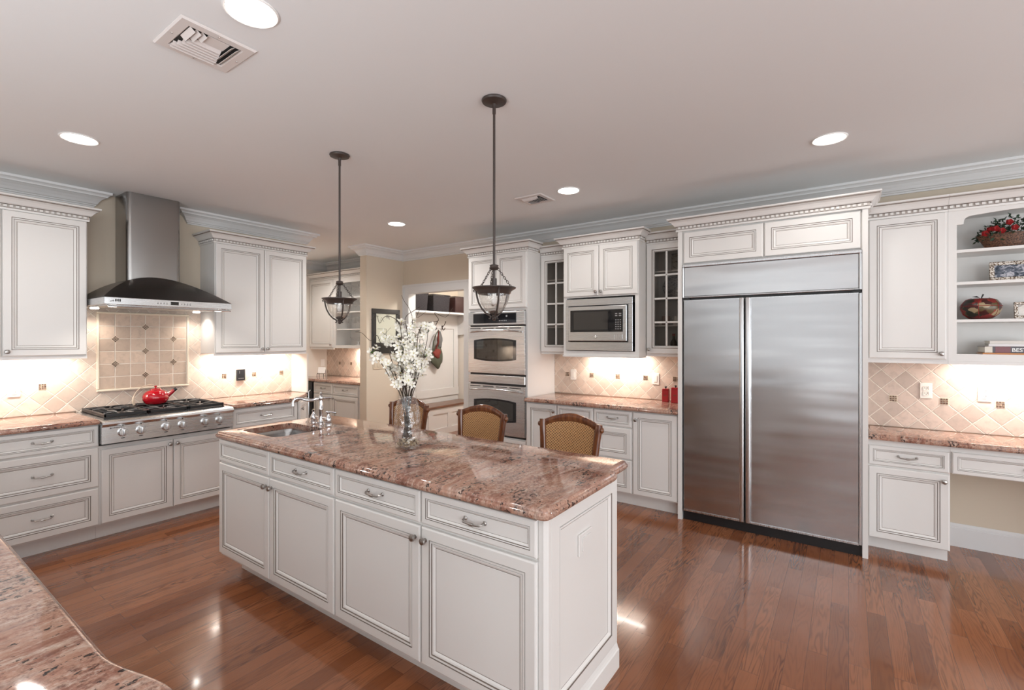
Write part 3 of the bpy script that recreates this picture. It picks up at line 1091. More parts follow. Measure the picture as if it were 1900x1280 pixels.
for z in NZ:
    bm = B(); box(bm, 0.0185, w - 0.0185, 0.022, d_ - 0.0105, z - 0.018, z); ob('shelf', bm, PAINT, t)
cornice(t, [(0, 0), (w, 0)], z1)
XK = 4.205
east('base_cabinet', 'white nook base cabinet of drawer over door beside the wine cooler', 6.625, 0.478, XK, 0.115, 0.884,
     [('drawer', 0.012, 0.474, 0.715, 0.872, True), ('door', 0.012, 0.474, 0.125, 0.705, (0.445, 0.665))], toe=(0, 0))
east('base_cabinet', 'white nook base cabinet of drawer over door touching the pier', 6.146, 0.715, XK, 0.115, 0.884,
     [('drawer', 0.004, 0.59, 0.715, 0.872, True), ('door', 0.004, 0.59, 0.125, 0.705, (0.032, 0.665))], toe=(0, 0))
counter('countertop', 'granite countertop in the nook behind the pier', [(XE - 0.013, YN + 0.138), (XE - 0.013, 7.148), (4.165, 7.148), (4.165, YN + 0.138)])
t = thing('wine_cooler', 'dark under-counter wine cooler in the nook', 'wine cooler', (XK, 7.146, 0), RE)
bm = B(); box(bm, 0, 0.515, 0, 0.55, 0.02, 0.88); ob('cabinet_body', bm, BLACKM, t)
bm = B(); box(bm, 0.004, 0.511, -0.03, -0.001, 0.10, 0.875, 0, 0.003); ob('door', bm, BLKGLASS, t)
bm = B(); tube(bm, [(0.47, -0.03, 0.25), (0.47, -0.06, 0.27), (0.47, -0.06, 0.73), (0.47, -0.03, 0.75)], 0.008, 8); ob('handle', bm, STEELV, t, True)
light('under_cabinet_light', 'AREA', (4.66, 5.9, 1.36), E_UNDER * 1.6, WARM, (0, R(-12), 0), shape='RECTANGLE', size=0.04, size_y=0.7)

# ------------------------------------------------------------------ island
XI = 1.475
t = thing('kitchen_island', 'white kitchen island cabinet with four doors and four drawer fronts', 'island', (XI, 3.376, 0), RE)
Li = 3.376 - 0.905
Di = 2.11 - XI
bm = B(); box(bm, 0, Li, 0, Di, 0.115, 0.62)
slab(bm, [(0, 0), (Li, 0), (Li, Di), (0, Di)], [(0, 0.6201), (0, 0.884)], 0, [[(0.05, 0.05), (0.545, 0.05), (0.545, 0.465), (0.05, 0.465)]])
ob('carcass', bm, PAINT, t)
bm = B(); box(bm, 0.06, Li - 0.06, 0.10, Di - 0.04, 0, 0.1145); ob('toe_kick', bm, PAINT, t)
ys = [0.004, 0.631, 1.256, 1.870, 2.462]
fl = []
for i in range(4):
    a, b = ys[i] + 0.003, ys[i + 1] - 0.004
    fl.append(('drawer_front' if i == 0 else 'drawer', a, b, 0.735, 0.876, None if i == 0 else True))
    fl.append(('door', a, b, 0.133, 0.724, ((b - 0.028) if i % 2 == 0 else (a + 0.028), 0.672)))
fronts(t, fl)
# corner post and end panel
bm = B()
slab(bm, [(Li - 0.012, -0.004), (Li + 0.008, -0.004), (Li + 0.022, 0.010), (Li + 0.022, 0.030), (Li - 0.012, 0.030)], [(0, 0.115), (0, 0.883)])
ob('corner_post', bm, PAINT, t)
bm = B()
panel(bm, 0.034, Di, 0.115, 0.883, 0, [(0, 0, 0), (0, 0.018, 0), (0.002, 0.02, 0), (0.058, 0.02, 0), (0.060, 0.014, 1), (0.0625, 0.014, 1), (0.064, 0.018, 0), (0.070, 0.018, 0), (0.080, 0.009, 0), (0.0815, 0.0085, 1), (0.083, 0.009, 0)])
# local -y of the panel must face local +x: turn about z by 90 degrees
tx(bm, bm.verts[:], Matrix.Translation((Li + 0.0005, 0, 0)) @ Matrix.Rotation(R(90), 4, 'Z'))
ob('end_panel', bm, [PAINT, GLAZE], t)
bm = B()
sweep(bm, [(Li + 0.001, 0.10), (Li + 0.001, Di)], [(0, 0), (0.03, 0), (0.03, 0.085), (0.026, 0.09), (0.022, 0.10), (0.018, 0.114), (0, 0.114)][::-1])
for v in bm.verts: pass
ob('plinth', bm, PAINT, t)
o_ = ob('outlet_cover', B(), PAINT, t)
bm = B()
def cover(bm, y, z, hw, hh, x):
    box(bm, x, x + 0.009, y - hw, y + hw, z - hh, z + hh, 0, 0.002)
    box(bm, x + 0.009, x + 0.013, y - hw * 0.62, y + hw * 0.62, z - hh * 0.62, z + hh * 0.62, 0, 0.001)
cover(bm, 0.317, 0.692, 0.060, 0.044, Li + 0.010)
bm.to_mesh(o_.data); bm.free()

zi = ZC
isl = [(1.436, 0.885), (1.443, 0.868), (1.460, 0.861), (2.045, 0.861), (2.068, 0.868), (2.085, 0.884), (2.092, 0.899), (2.125, 0.899)]
isl = [(1.433, 0.892), (1.438, 0.873), (1.452, 0.863), (1.475, 0.860), (2.040, 0.860), (2.064, 0.864), (2.082, 0.875), (2.09, 0.892), (2.115, 0.892), (2.250, 0.892), (2.278, 0.899), (2.290, 0.925),
       (2.290, 3.300), (2.270, 3.360), (2.230, 3.392), (1.480, 3.392), (1.450, 3.387), (1.437, 3.374), (1.433, 3.350)]
sink_hole = rrect(1.555, 1.905, 2.865, 3.295, 0.05, 6)
counter('island_countertop', 'long brown granite island countertop with sink cutout and glass vase', isl, zi, [sink_hole])
t = thing('bar_sink', 'small stainless undermount sink in the island countertop', 'sink', (1.73, 3.08, 0.70))
bm = B()
rings = []
for ins, z in ((-0.012, 0.1835), (0.0, 0.1835), (0.006, 0.16), (0.014, 0.03), (0.04, 0.006), (0.12, 0.0)):
    pr = rrect(-0.175 + ins, 0.175 - ins, -0.215 + ins, 0.215 - ins, max(0.02, 0.05 - ins * 0.2), 6)
    rings.append([bm.verts.new((*p, z)) for p in pr])
for a, b in zip(rings, rings[1:]):
    for k in range(len(a)):
        bm.faces.new((a[k], a[(k + 1) % len(a)], b[(k + 1) % len(a)], b[k]))
bm.faces.new(rings[-1])
ob('basin', bm, HOODST, t, 50)
bm = B(); lathe(bm, [(0, 0.004), (0.03, 0.004), (0.042, 0.006), (0.045, 0.001)], (0, 0, 0.0), 20); ob('drain', bm, CHROME, t, True)
# bridge faucet
t = thing('bridge_faucet', 'chrome bridge faucet with two lever handles behind the island sink', 'faucet', (2.02, 3.10, ZC))
bm = B()
lathe(bm, [(0, 0), (0.030, 0), (0.030, 0.006), (0.020, 0.012), (0.016, 0.03), (0.0145, 0.09), (0.018, 0.096), (0.018, 0.104), (0.0145, 0.11), (0.0145, 0.165), (0.019, 0.17), (0.02, 0.185), (0.013, 0.196), (0.006, 0.203), (0.010, 0.212), (0.006, 0.222), (0, 0.224)], seg=20)
ob('column', bm, CHROME, t, True)
bm = B()
dirx, diry = -0.90, 0.43
pts = [(0, 0.176), (0.03, 0.174), (0.06, 0.168), (0.10, 0.172), (0.135, 0.184), (0.165, 0.182), (0.182, 0.164), (0.186, 0.135)]
sm = []
for i in range(len(pts) - 1):
    for k in range(3):
        s = k / 3
        p0, p1, p2, p3 = pts[max(i - 1, 0)], pts[i], pts[i + 1], pts[min(i + 2, len(pts) - 1)]
        sm.append(tuple(0.5 * (2 * p1[q] + (p2[q] - p0[q]) * s + (2 * p0[q] - 5 * p1[q] + 4 * p2[q] - p3[q]) * s * s + (3 * p1[q] - p0[q] - 3 * p2[q] + p3[q]) * s ** 3) for q in (0, 1)))
sm.append(pts[-1])
tube(bm, [(dirx * a, diry * a, z) for a, z in sm], [0.011 + 0.001 * math.sin(i) for i in range(len(sm) - 2)] + [0.013, 0.014], 12)
tube(bm, [(0, 0, 0.176), (0.05, -0.02, 0.178), (0.065, -0.028, 0.176)], [0.008, 0.006, 0.008], 8)
ob('spout', bm, CHROME, t, True)
for sy in (-1, 1):
    bm = B()
    lathe(bm, [(0, 0), (0.028, 0), (0.028, 0.005), (0.019, 0.012), (0.024, 0.03), (0.019, 0.05), (0.010, 0.062), (0.010, 0.078), (0.013, 0.085), (0, 0.09)], (0, sy * 0.09, 0), 18)
    h = ob('handle', bm, CHROME, t, True)
    bm = B()
    tube(bm, [(-0.012, sy * 0.075, 0.085), (0, sy * 0.09, 0.087), (0.014, sy * 0.105, 0.086), (0.035, sy * 0.135, 0.080)], [0.006, 0.006, 0.005, 0.006], 8)
    ob('lever', bm, CHROME, h, True)
bm = B(); tube(bm, [(0, -0.09, 0.04), (0, 0.09, 0.04)], 0.008, 10); ob('bridge', bm, CHROME, t, True)

# ------------------------------------------------------------------ refrigerator
t = thing('refrigerator', 'tall double-door stainless steel refrigerator built into white panels', 'refrigerator', (4.14, 1.152, 0), RE)
WF = 1.230
bm = B(); box(bm, 0.002, WF - 0.002, 0.035, 0.60, 0.02, 2.15); ob('cabinet_body', bm, BLACKM, t)
bm = B(); box(bm, 0.004, WF - 0.004, 0.030, 0.034, 0.0, 0.078); ob('kick_plate', bm, BLACKM, t)
bm = B(); box(bm, 0.016, WF - 0.020, 0.0, 0.034, 1.885, 2.128, 0, 0.003); ob('grille_panel', bm, FRIDGE, t)
bm = B()
for a, b, c, d in ((0.002, WF - 0.002, 2.129, 2.152), (0.002, 0.015, 1.872, 2.129), (WF - 0.019, WF - 0.002, 1.872, 2.129), (0.015, WF - 0.019, 1.872, 1.884)):
    box(bm, a, b, -0.010, 0.034, c, d, 0, 0.004)
ob('grille_frame', bm, STEELV, t)
for x0, x1, h0, h1 in ((0.012, 0.480, 0.446, 0.480), (0.490, WF - 0.020, 0.490, 0.526)):
    bm = B(); box(bm, x0, x1, 0.0, 0.034, 0.09, 1.852, 0, 0.003)
    o = ob('door', bm, FRIDGE, t)
    bm = B(); box(bm, h0, h1, -0.030, -0.0005, 0.085, 1.855, 0, 0.010, 3); ob('handle', bm, STEELV, o, 50)
    for z_, z2_, d2_ in ((0.083, 0.0955, -0.008), (1.846, 1.853, -0.006)):
        bm = B(); box(bm, x0, x1, d2_, -0.0005, z_, z2_); ob('edge_trim', bm, STEELV, o)
bm = B(); box(bm, WF - 0.0185, WF - 0.003, -0.006, 0.03, 0.085, 1.853, 0, 0.003); ob('side_trim', bm, STEELV, t)
bm = B(); box(bm, WF - 0.055, WF - 0.01, -0.012, 0.02, 1.856, 1.869); ob('hinge', bm, BLACKM, t)
bm = B(); box(bm, 0.01, 0.06, -0.012, 0.02, 1.856, 1.869); ob('hinge', bm, BLACKM, t)


# ------------------------------------------------------------------ double oven
def arch_poly(x0, x1, z0, z1, sag, n=10):
    xm, hw = (x0 + x1) / 2, (x1 - x0) / 2
    pts = []
    for i in range(n + 1):
        x = x0 + (x1 - x0) * i / n
        pts.append((x, z0 - sag * (1 - ((x - xm) / hw) ** 2)))
    for i in range(n + 1):
        x = x1 - (x1 - x0) * i / n
        pts.append((x, z1 + sag * (1 - ((x - xm) / hw) ** 2)))
    return pts


def plate(bm, pts, y0, y1, m=0):
    lo = [bm.verts.new((x, y0, z)) for x, z in pts]
    hi = [bm.verts.new((x, y1, z)) for x, z in pts]
    n = len(pts)
    for q in (lo, hi):
        f = bm.faces.new(q); f.material_index = m
    for k in range(n):
        f = bm.faces.new((lo[k], lo[(k + 1) % n], hi[(k + 1) % n], hi[k])); f.material_index = m


OVENGL = plain('oven_glass', (0.10, 0.10, 0.095), 0.04, 0.85)
t = thing('double_oven', 'stainless steel double wall oven stacked in the tall white tower', 'oven', (4.205, 3.548, 0), RE)
WO = 0.772
bm = B(); box(bm, 0.01, WO - 0.01, -0.001, 0.38, 0.475, 1.825); ob('oven_body', bm, BLACKM, t)
bm = B(); box(bm, 0, WO, -0.030, -0.0015, 1.680, 1.826, 0, 0.004, 2); o = ob('control_panel', bm, STEEL, t)
bm = B(); box(bm, 0.075, 0.665, -0.033, -0.0305, 1.700, 1.806, 0, 0.001)
d = ob('display', bm, BLKGLASS, o)
bm = B()
for i in range(5): box(bm, 0.44 + i * 0.022, 0.452 + i * 0.022, -0.0336, -0.0331, 1.722, 1.730)
box(bm, 0.53, 0.55, -0.0336, -0.0331, 1.765, 1.785)
ob('button', bm, plain('panel_mark', (0.35, 0.35, 0.36), 0.4), o)
for z0, z1 in ((1.148, 1.664), (0.485, 1.022)):
    bm = B(); box(bm, 0, WO, -0.030, -0.0015, z0, z1, 0, 0.004, 2); o = ob('door', bm, STEEL, t)
    bm = B(); plate(bm, arch_poly(0.085, 0.662, z0 + 0.155, z0 + 0.365, 0.022), -0.0325, -0.0302); w_ = ob('window_surround', bm, BLKGLASS, o)
    bm = B(); plate(bm, arch_poly(0.125, 0.625, z0 + 0.170, z0 + 0.350, 0.020), -0.0338, -0.0327); ob('window_glass', bm, OVENGL, o)
    bm = B()
    pts = []
    for i in range(13):
        s = -1 + 2 * i / 12
        pts.append((WO / 2 + s * 0.355, -0.032 - 0.045 * (1 - s ** 4), z1 - 0.062 + 0.022 * (1 - s * s)))
    tube(bm, pts, 0.0105, 10, flat=0.8)
    for s in (-1, 1): box(bm, WO / 2 + s * 0.335 - 0.012, WO / 2 + s * 0.335 + 0.012, -0.055, -0.0303, z1 - 0.066, z1 - 0.05, 0, 0.004)
    ob('handle', bm, STEEL, o, True)
    bm = B()
    for i in range(4): box(bm, 0.03 + i * 0.182, 0.03 + i * 0.182 + 0.150, -0.0306, -0.0302, z1 - 0.024, z1 - 0.016)
    ob('vent_slot', bm, DARKHOLE, o)
bm = B(); box(bm, 0, WO, -0.028, -0.0015, 1.042, 1.128, 0, 0.004); ob('spacer_panel', bm, STEEL, t)

# ------------------------------------------------------------------ microwave
t = thing('microwave', 'stainless steel built-in microwave with dark glass door above the counter', 'microwave', (4.27, 2.330, 0), RE)
WM = 0.697
bm = B(); box(bm, 0.04, WM - 0.04, 0.0, 0.30, 1.45, 1.88); ob('oven_body', bm, BLACKM, t)
bm = B()
for a, b, c, d in ((0, WM, 1.415, 1.498), (0, WM, 1.853, 1.920), (0, 0.028, 1.498, 1.853), (WM - 0.042, WM, 1.498, 1.853)):
    box(bm, a, b, -0.016, -0.001, c, d, 0, 0.002)
ob('trim_kit', bm, STEEL, t)
bm = B(); box(bm, 0.031, WM - 0.045, -0.020, -0.001, 1.501, 1.850, 0, 0.002); ob('door_gap', bm, BLACKM, t)
bm = B(); box(bm, 0.036, WM - 0.050, -0.036, -0.0205, 1.506, 1.845, 0, 0.005, 2); o = ob('door', bm, STEEL, t)
bm = B(); box(bm, 0.062, 0.612, -0.0385, -0.0365, 1.595, 1.808, 0, 0.001); ob('glass_pane', bm, BLKGLASS, o)
bm = B(); plate(bm, arch_poly(0.100, 0.462, 1.617, 1.79, 0.0), -0.0392, -0.0387); ob('window', bm, plain('microwave_window', (0.055, 0.052, 0.05), 0.06, 0.3), o)
bm = B()
for i in range(3):
    for j in range(5):
        box(bm, 0.538 + i * 0.022, 0.550 + i * 0.022, -0.0392, -0.0387, 1.618 + j * 0.021, 1.627 + j * 0.021)
for j in range(2):
    box(bm, 0.535, 0.558, -0.0392, -0.0387, 1.742 + j * 0.018, 1.752 + j * 0.018); box(bm, 0.573, 0.597, -0.0392, -0.0387, 1.742 + j * 0.018, 1.752 + j * 0.018)
ob('keypad', bm, plain('key_grey', (0.30, 0.30, 0.30), 0.4), o)
bm = B(); box(bm, 0.528, 0.608, -0.0375, -0.0366, 1.525, 1.572, 0, 0.001); ob('release_button', bm, STEELV, o)
bm = B()
lathe(bm, [(0, 0), (0.0155, 0), (0.0155, 0.003), (0.013, 0.004), (0.0125, 0.002), (0, 0.002)], (0.335, -0.036, 1.549), 20, Matrix.Rotation(R(90), 3, 'X'))
for q in range(3):
    a0 = q * 2.1
    tube(bm, [(0.335 + math.cos(a0 + i * 0.5) * (0.003 + 0.0016 * i), -0.0395, 1.549 + math.sin(a0 + i * 0.5) * (0.003 + 0.0016 * i)) for i in range(5)], 0.0009, 5)
ob('emblem', bm, CHROME, o, True)

# ------------------------------------------------------------------ range top
t = thing('gas_cooktop', 'stainless steel gas range top with six knobs and black grates', 'cooktop', (1.162, 4.575, 0))
WR = 0.935
bm = B()
pr = [(0.0, 0.735), (0.0, 0.862), (-0.012, 0.872), (-0.018, 0.884), (-0.014, 0.898), (0.0, 0.905), (0.06, 0.912), (0.69, 0.912), (0.69, 0.735), (0.03, 0.735), (0.03, 0.735)]
lo = [bm.verts.new((0, y, z)) for y, z in pr]; hi = [bm.verts.new((WR, y, z)) for y, z in pr]
bm.faces.new(lo); bm.faces.new(hi)
for k in range(len(pr)): bm.faces.new((lo[k], lo[(k + 1) % len(pr)], hi[(k + 1) % len(pr)], hi[k]))
ob('chassis', bm, STEEL, t, 35)
bm = B(); box(bm, 0.035, WR - 0.035, 0.09, 0.67, 0.9122, 0.918); ob('burner_tray', bm, BLACKM, t)
MX = Matrix.Rotation(R(90), 3, 'X')
for i, x in enumerate((1.289, 1.405, 1.575, 1.693, 1.865, 1.981)):
    bm = B()
    c = (x - 1.162, 0, 0.812)
    lathe(bm, [(0, 0), (0.034, 0), (0.034, 0.005), (0.030, 0.007), (0.029, 0.022), (0.026, 0.026), (0, 0.027)], c, 24, MX)
    box(bm, c[0] - 0.006, c[0] + 0.006, -0.042, -0.024, c[2] - 0.026, c[2] + 0.026, 0, 0.004, 2)
    k = ob('knob', bm, STEELV, t, True)
    bm = B(); box(bm, c[0] - 0.003, c[0] + 0.003, -0.0012, -0.0002, c[2] + 0.042, c[2] + 0.050); box(bm, c[0] - 0.012, c[0] + 0.012, -0.001, -0.0002, c[2] - 0.048, c[2] - 0.043)
    ob('dial_mark', bm, DARKHOLE, k)
bm = B(); box(bm, 0.045, 0.125, -0.004, -0.0002, 0.845, 0.858, 0, 0.001); bg_ = ob('badge', bm, STEELV, t)
bm = B(); box(bm, 0.049, 0.056, -0.0046, -0.0041, 0.8475, 0.8555)
for i in range(7): box(bm, 0.062 + i * 0.0085, 0.068 + i * 0.0085, -0.0046, -0.0041, 0.849, 0.8545)
ob('lettering', bm, DARKHOLE, bg_)
gz = 0.9185
for gi in range(3):
    x0 = 0.038 + gi * 0.2875; x1 = x0 + 0.283
    bm = B()
    y0, y1 = 0.092, 0.668
    r = 0.007
    for a, b, c, d in ((x0, x1, y0, y0 + 0.014), (x0, x1, y1 - 0.014, y1), (x0, x0 + 0.014, y0, y1), (x1 - 0.014, x1, y0, y1), (x0, x1, 0.373, 0.387)):
        box(bm, a, b, c, d, gz + 0.004, gz + 0.030, 0, 0.003)
    for cy in (0.235, 0.525):
        cx = (x0 + x1) / 2
        for q in range(8):
            a = R(45 * q + 22.5)
            tube(bm, [(cx + math.cos(a) * 0.035, cy + math.sin(a) * 0.035, gz + 0.020), (cx + math.cos(a) * 0.07, cy + math.sin(a) * 0.07, gz + 0.0265), (cx + math.cos(a) * 0.135, cy + math.sin(a) * 0.135, gz + 0.0265)], 0.0065, 6)
    for cx, cy in ((x0 + 0.007, y0 + 0.007), (x1 - 0.007, y0 + 0.007), (x0 + 0.007, y1 - 0.007), (x1 - 0.007, y1 - 0.007)):
        box(bm, cx - 0.006, cx + 0.006, cy - 0.006, cy + 0.006, gz - 0.0003, gz + 0.006)
    ob('grate', bm, BLACKM, t)
    for cy in (0.235, 0.525):
        bm = B(); lathe(bm, [(0.05, 0), (0.05, 0.010), (0.032, 0.014), (0.032, 0.02), (0.028, 0.024), (0, 0.024)], ((x0 + x1) / 2, cy, 0.9181), 20); ob('burner', bm, BLACKM, t, True)

# kettle
t = thing('kettle', 'shiny red enamel tea kettle standing on the range grates', 'kettle', (1.655, 5.04, 0.953))
bm = B()
lathe(bm, [(0, 0), (0.066, 0), (0.082, 0.012), (0.097, 0.042), (0.098, 0.066), (0.085, 0.098), (0.058, 0.118), (0.045, 0.122), (0, 0.122)], seg=32); ob('body', bm, RED, t, True)
bm = B(); lathe(bm, [(0.045, 0.1225), (0.042, 0.130), (0.02, 0.137), (0.006, 0.139), (0.006, 0.146), (0.011, 0.152), (0.008, 0.160), (0, 0.161)], seg=20); ob('lid', bm, RED, t, True)
bm = B(); tube(bm, [(0.07, -0.03, 0.065), (0.105, -0.045, 0.095), (0.128, -0.055, 0.118)], [0.024, 0.018, 0.013], 12); o = ob('spout', bm, RED, t, True)
bm = B(); tube(bm, [(0.124, -0.053, 0.114), (0.140, -0.060, 0.128)], [0.015, 0.014], 12); ob('spout_cap', bm, BLACKM, o, True)
bm = B()
pts = []
for i in range(13):
    a = R(200 - 115 * i / 12)
    pts.append((-0.035 + math.cos(a) * 0.125, 0.01, 0.055 + math.sin(a) * 0.125 - 0.01))
tube(bm, pts, [0.009, 0.010, 0.010, 0.009] + [0.004] * 9, 8)
tube(bm, [pts[-1], (0.03, 0.01, 0.14), (0.05, 0.005, 0.115)], 0.004, 8)
ob('handle', bm, plain('kettle_handle', (0.62, 0.50, 0.38), 0.3), t, True)

# ------------------------------------------------------------------ hood
t = thing('range_hood', 'stainless steel chimney range hood with an arched dark canopy', 'range hood', (1.634, YN - 0.0135, 0))
YB, HW = -0.69, 0.457
bm = B()
box(bm, -HW, HW, YB, -0.0005, 1.793, 1.848, 0, 0.003)
ob('control_band', bm, STEEL, t)
bm = B()
n = 24
xs = [-HW + 2 * HW * i / n for i in range(n + 1)]
hip = [(x, YB + 0.01 + 0.36 * (1 - (x / HW) ** 2), 1.849 + 0.215 * (1 - (x / HW) ** 2)) for x in xs]
low = [bm.verts.new((x, YB + 0.004, 1.8485)) for x in xs]
hp = [bm.verts.new(p) for p in hip]
bk = [bm.verts.new((x, -0.001, z)) for x, y, z in hip]
md = [bm.verts.new(((a.co.x + b.co.x) / 2, (a.co.y + b.co.y) / 2 - 0.02 * (1 - (a.co.x / HW) ** 2), (a.co.z + b.co.z) / 2)) for a, b in zip(low, hp)]
for k in range(n):
    bm.faces.new((low[k], low[k + 1], md[k + 1], md[k])); bm.faces.new((md[k], md[k + 1], hp[k + 1], hp[k])); bm.faces.new((hp[k], hp[k + 1], bk[k + 1], bk[k]))
bl = [bm.verts.new((x, -0.001, 1.8485)) for x in xs]
for k in range(n):
    bm.faces.new((bk[k], bk[k + 1], bl[k + 1], bl[k])); bm.faces.new((bl[k], bl[k + 1], low[k + 1], low[k]))
ob('canopy', bm, HOODDK, t, 35)
bm = B()
pr = []
for cx, cy, a0 in ((0.2 - 0.035, -0.285 + 0.035, -90), (-0.2 + 0.035, -0.285 + 0.035, -180)):
    for k in range(7):
        a = R(a0 + 90 * k / 6)
        pr.append((cx + 0.035 * math.cos(a), cy + 0.035 * math.sin(a)))
pr = [(0.2, -0.001)] + pr[:7][::-1] + pr[7:][::-1] + [(-0.2, -0.001)]
lo = [bm.verts.new((x, y, 1.95)) for x, y in pr]; hi = [bm.verts.new((x, y, CEIL - 0.001)) for x, y in pr]
for k in range(len(pr)): bm.faces.new((lo[k], lo[(k + 1) % len(pr)], hi[(k + 1) % len(pr)], hi[k]))
bm.faces.new(lo); bm.faces.new(hi)
ob('chimney', bm, HOODST, t, 40)
bm = B()
for x in [-0.115 + 0.021 * i for i in range(4)] + [0.055 + 0.021 * i for i in range(4)]:
    box(bm, x, x + 0.006, YB - 0.0012, YB - 0.0002, 1.813, 1.819); box(bm, x + 0.001, x + 0.005, YB - 0.0012, YB - 0.0002, 1.826, 1.829)
ob('button', bm, BLACKM, t)
bm = B(); box(bm, -0.022, 0.035, YB - 0.0014, YB - 0.0002, 1.808, 1.836); ob('display', bm, BLKGLASS, t)
bm = B(); box(bm, -0.425, -0.345, YB - 0.003, YB - 0.0002, 1.810, 1.838, 0, 0.001); bg_ = ob('badge', bm, STEELV, t)
bm = B()
for i in range(3): box(bm, -0.39 + i * 0.013, -0.381 + i * 0.013, YB - 0.0038, YB - 0.0031, 1.815, 1.834)
for i in range(3): box(bm, -0.418 + i * 0.008, -0.413 + i * 0.008, YB - 0.0038, YB - 0.0031, 1.815, 1.821 + i * 0.003)
ob('lettering', bm, DARKHOLE, bg_)
bm = B()
tube(bm, [(-HW + 0.02, YB - 0.02, 1.778), (HW - 0.02, YB - 0.02, 1.778)], 0.006, 10)
for s in (-1, 1):
    tube(bm, [(s * (HW - 0.025), YB - 0.02, 1.778), (s * (HW - 0.025), YB + 0.03, 1.793)], 0.005, 8)
ob('rail', bm, STEEL, t, True)
bm = B(); box(bm, -HW + 0.03, HW - 0.03, YB + 0.05, -0.06, 1.786, 1.7925); ob('grease_filter', bm, STEEL, t)
for x, y in ((-0.38, -0.60), (0.38, -0.60), (-0.38, -0.15), (0.38, -0.15)):
    bm = B(); lathe(bm, [(0, 0), (0.026, 0), (0.030, 0.005), (0.030, 0.008)], (x, y, 1.7775), 16); ob('lamp', bm, LAMP, t, True)
    light('hood_lamp', 'SPOT', (x, y, 1.772), 5.0, WARM, (0, 0, 0), t, spot_size=R(140), spot_blend=0.8, shadow_soft_size=0.02)

# ------------------------------------------------------------------ ceiling lights and vents
def can(label, x, y, k=1.0):
    t = thing('recessed_light', label, 'ceiling light', (x, y, CEIL))
    bm = B(); lathe(bm, [(0.086, -0.001), (0.097, -0.001), (0.097, -0.005), (0.092, -0.008), (0.086, -0.005), (0.086, -0.001)], seg=32); ob('trim_ring', bm, WHITEP, t, True)
    bm = B(); lathe(bm, [(0, -0.0065), (0.06, -0.006), (0.0858, -0.004)], seg=32); ob('lens', bm, LAMP, t, True)
    light('can_lamp', 'SPOT', (0, 0, -0.012), E_CAN * k, SOFT, (0, 0, 0), t, spot_size=R(158), spot_blend=0.6, shadow_soft_size=0.07)
can('round recessed ceiling light above the range and hood', 0.888, 3.93, 1.4)
can('largest round recessed light, right beside the big ceiling vent', 0.919, 1.863)
can('round recessed ceiling light in front of the steel refrigerator', 3.585, 0.098)
can('round recessed ceiling light beside the small square ceiling vent', 3.57, 1.93, 1.3)
can('smallest round recessed ceiling light, near the doorway and pier', 3.532, 4.02, 4.0)
light('passage_fill', 'SPOT', (3.75, 6.3, CEIL - 0.03), 30, SOFT, (0, 0, 0), None, spot_size=R(150), spot_blend=0.6, shadow_soft_size=0.07)  # added lamp without a fixture, brightens the nook passage
light('mudroom_lamp', 'POINT', (5.75, 4.1, CEIL - 0.15), 62, SOFT, (0, 0, 0), None, shadow_soft_size=0.12)
VENTP = plain('vent_enamel', (0.70, 0.665, 0.65), 0.45)


def vent(label, x0, x1, y0, y1, flip):
    cx, cy = (x0 + x1) / 2, (y0 + y1) / 2
    hx, hy = (x1 - x0) / 2, (y1 - y0) / 2
    t = thing('ceiling_vent', label, 'vent', (cx, cy, CEIL), R(180) if flip else 0)
    bm = B()
    ix, iy = hx - 0.045, hy - 0.045
    prof = [(0, -0.001), (0, -0.004), (0.006, -0.010), (0.040, -0.010), (0.045, -0.006), (0.045, -0.001)]
    prev = None
    for ins, z in prof:
        ring = [bm.verts.new(p) for p in ((-hx + ins, -hy + ins, z), (hx - ins, -hy + ins, z), (hx - ins, hy - ins, z), (-hx + ins, hy - ins, z))]
        if prev:
            for k in range(4): bm.faces.new((prev[k], prev[(k + 1) % 4], ring[(k + 1) % 4], ring[k]))
        prev = ring
    ob('frame', bm, VENTP, t)
    bm = B(); box(bm, -ix, ix, -iy, iy, -0.003, -0.0012); ob('duct_opening', bm, DARKHOLE, t)
    n = 6
    st = 2 * iy / 9
    def slat(x0, x1, y0, y1, axis, ang):
        bm = B()
        cx_, cy_ = (x0 + x1) / 2, (y0 + y1) / 2
        box(bm, x0 - cx_, x1 - cx_, y0 - cy_, y1 - cy_, -0.0007, 0.0007)
        tx(bm, bm.verts[:], Matrix.Translation((cx_, cy_, -0.0135)) @ Matrix.Rotation(R(ang), 4, axis))
        ob('blade', bm, VENTP, t)
    for i in range(n):
        yc = iy - (i + 0.5) * st
        sh = 0.0 if i < 2 else (i - 1) * 0.010
        slat(-ix + sh, ix - 0.03 - sh * 0.5, yc - 0.0105, yc + 0.0105, 'X', -32)
    for i in range(3):
        xc = -ix + (i + 0.6) * st
        slat(xc - 0.012, xc + 0.012, -iy, -iy + 0.055 + 0.02 * (2 - i), 'Y', 40)
    for i in range(2):
        xc = ix - (i + 0.6) * st
        slat(xc - 0.012, xc + 0.012, -iy, iy - 0.02 - 0.03 * i, 'Y', -40)
    bm = B(); box(bm, -ix + 3.2 * st, ix - 2.2 * st, -iy, iy - n * st, -0.010, -0.008)
    ob('damper_plate', bm, VENTP, t)
    bm = B()
    for x, y in ((0, hy - 0.02), (0, -hy + 0.02), (hx - 0.02, 0), (-hx + 0.02, 0)):
        lathe(bm, [(0, -0.013), (0.003, -0.0125), (0.004, -0.010)], (x, y, 0), 10)
    ob('screw', bm, PEWTER, t, True)
vent('large white square air vent close to the viewer on the ceiling', 0.772, 1.062, 2.10, 2.385, False)
vent('small white square air vent over the far end of the room', 3.488, 3.745, 2.158, 2.428, True)


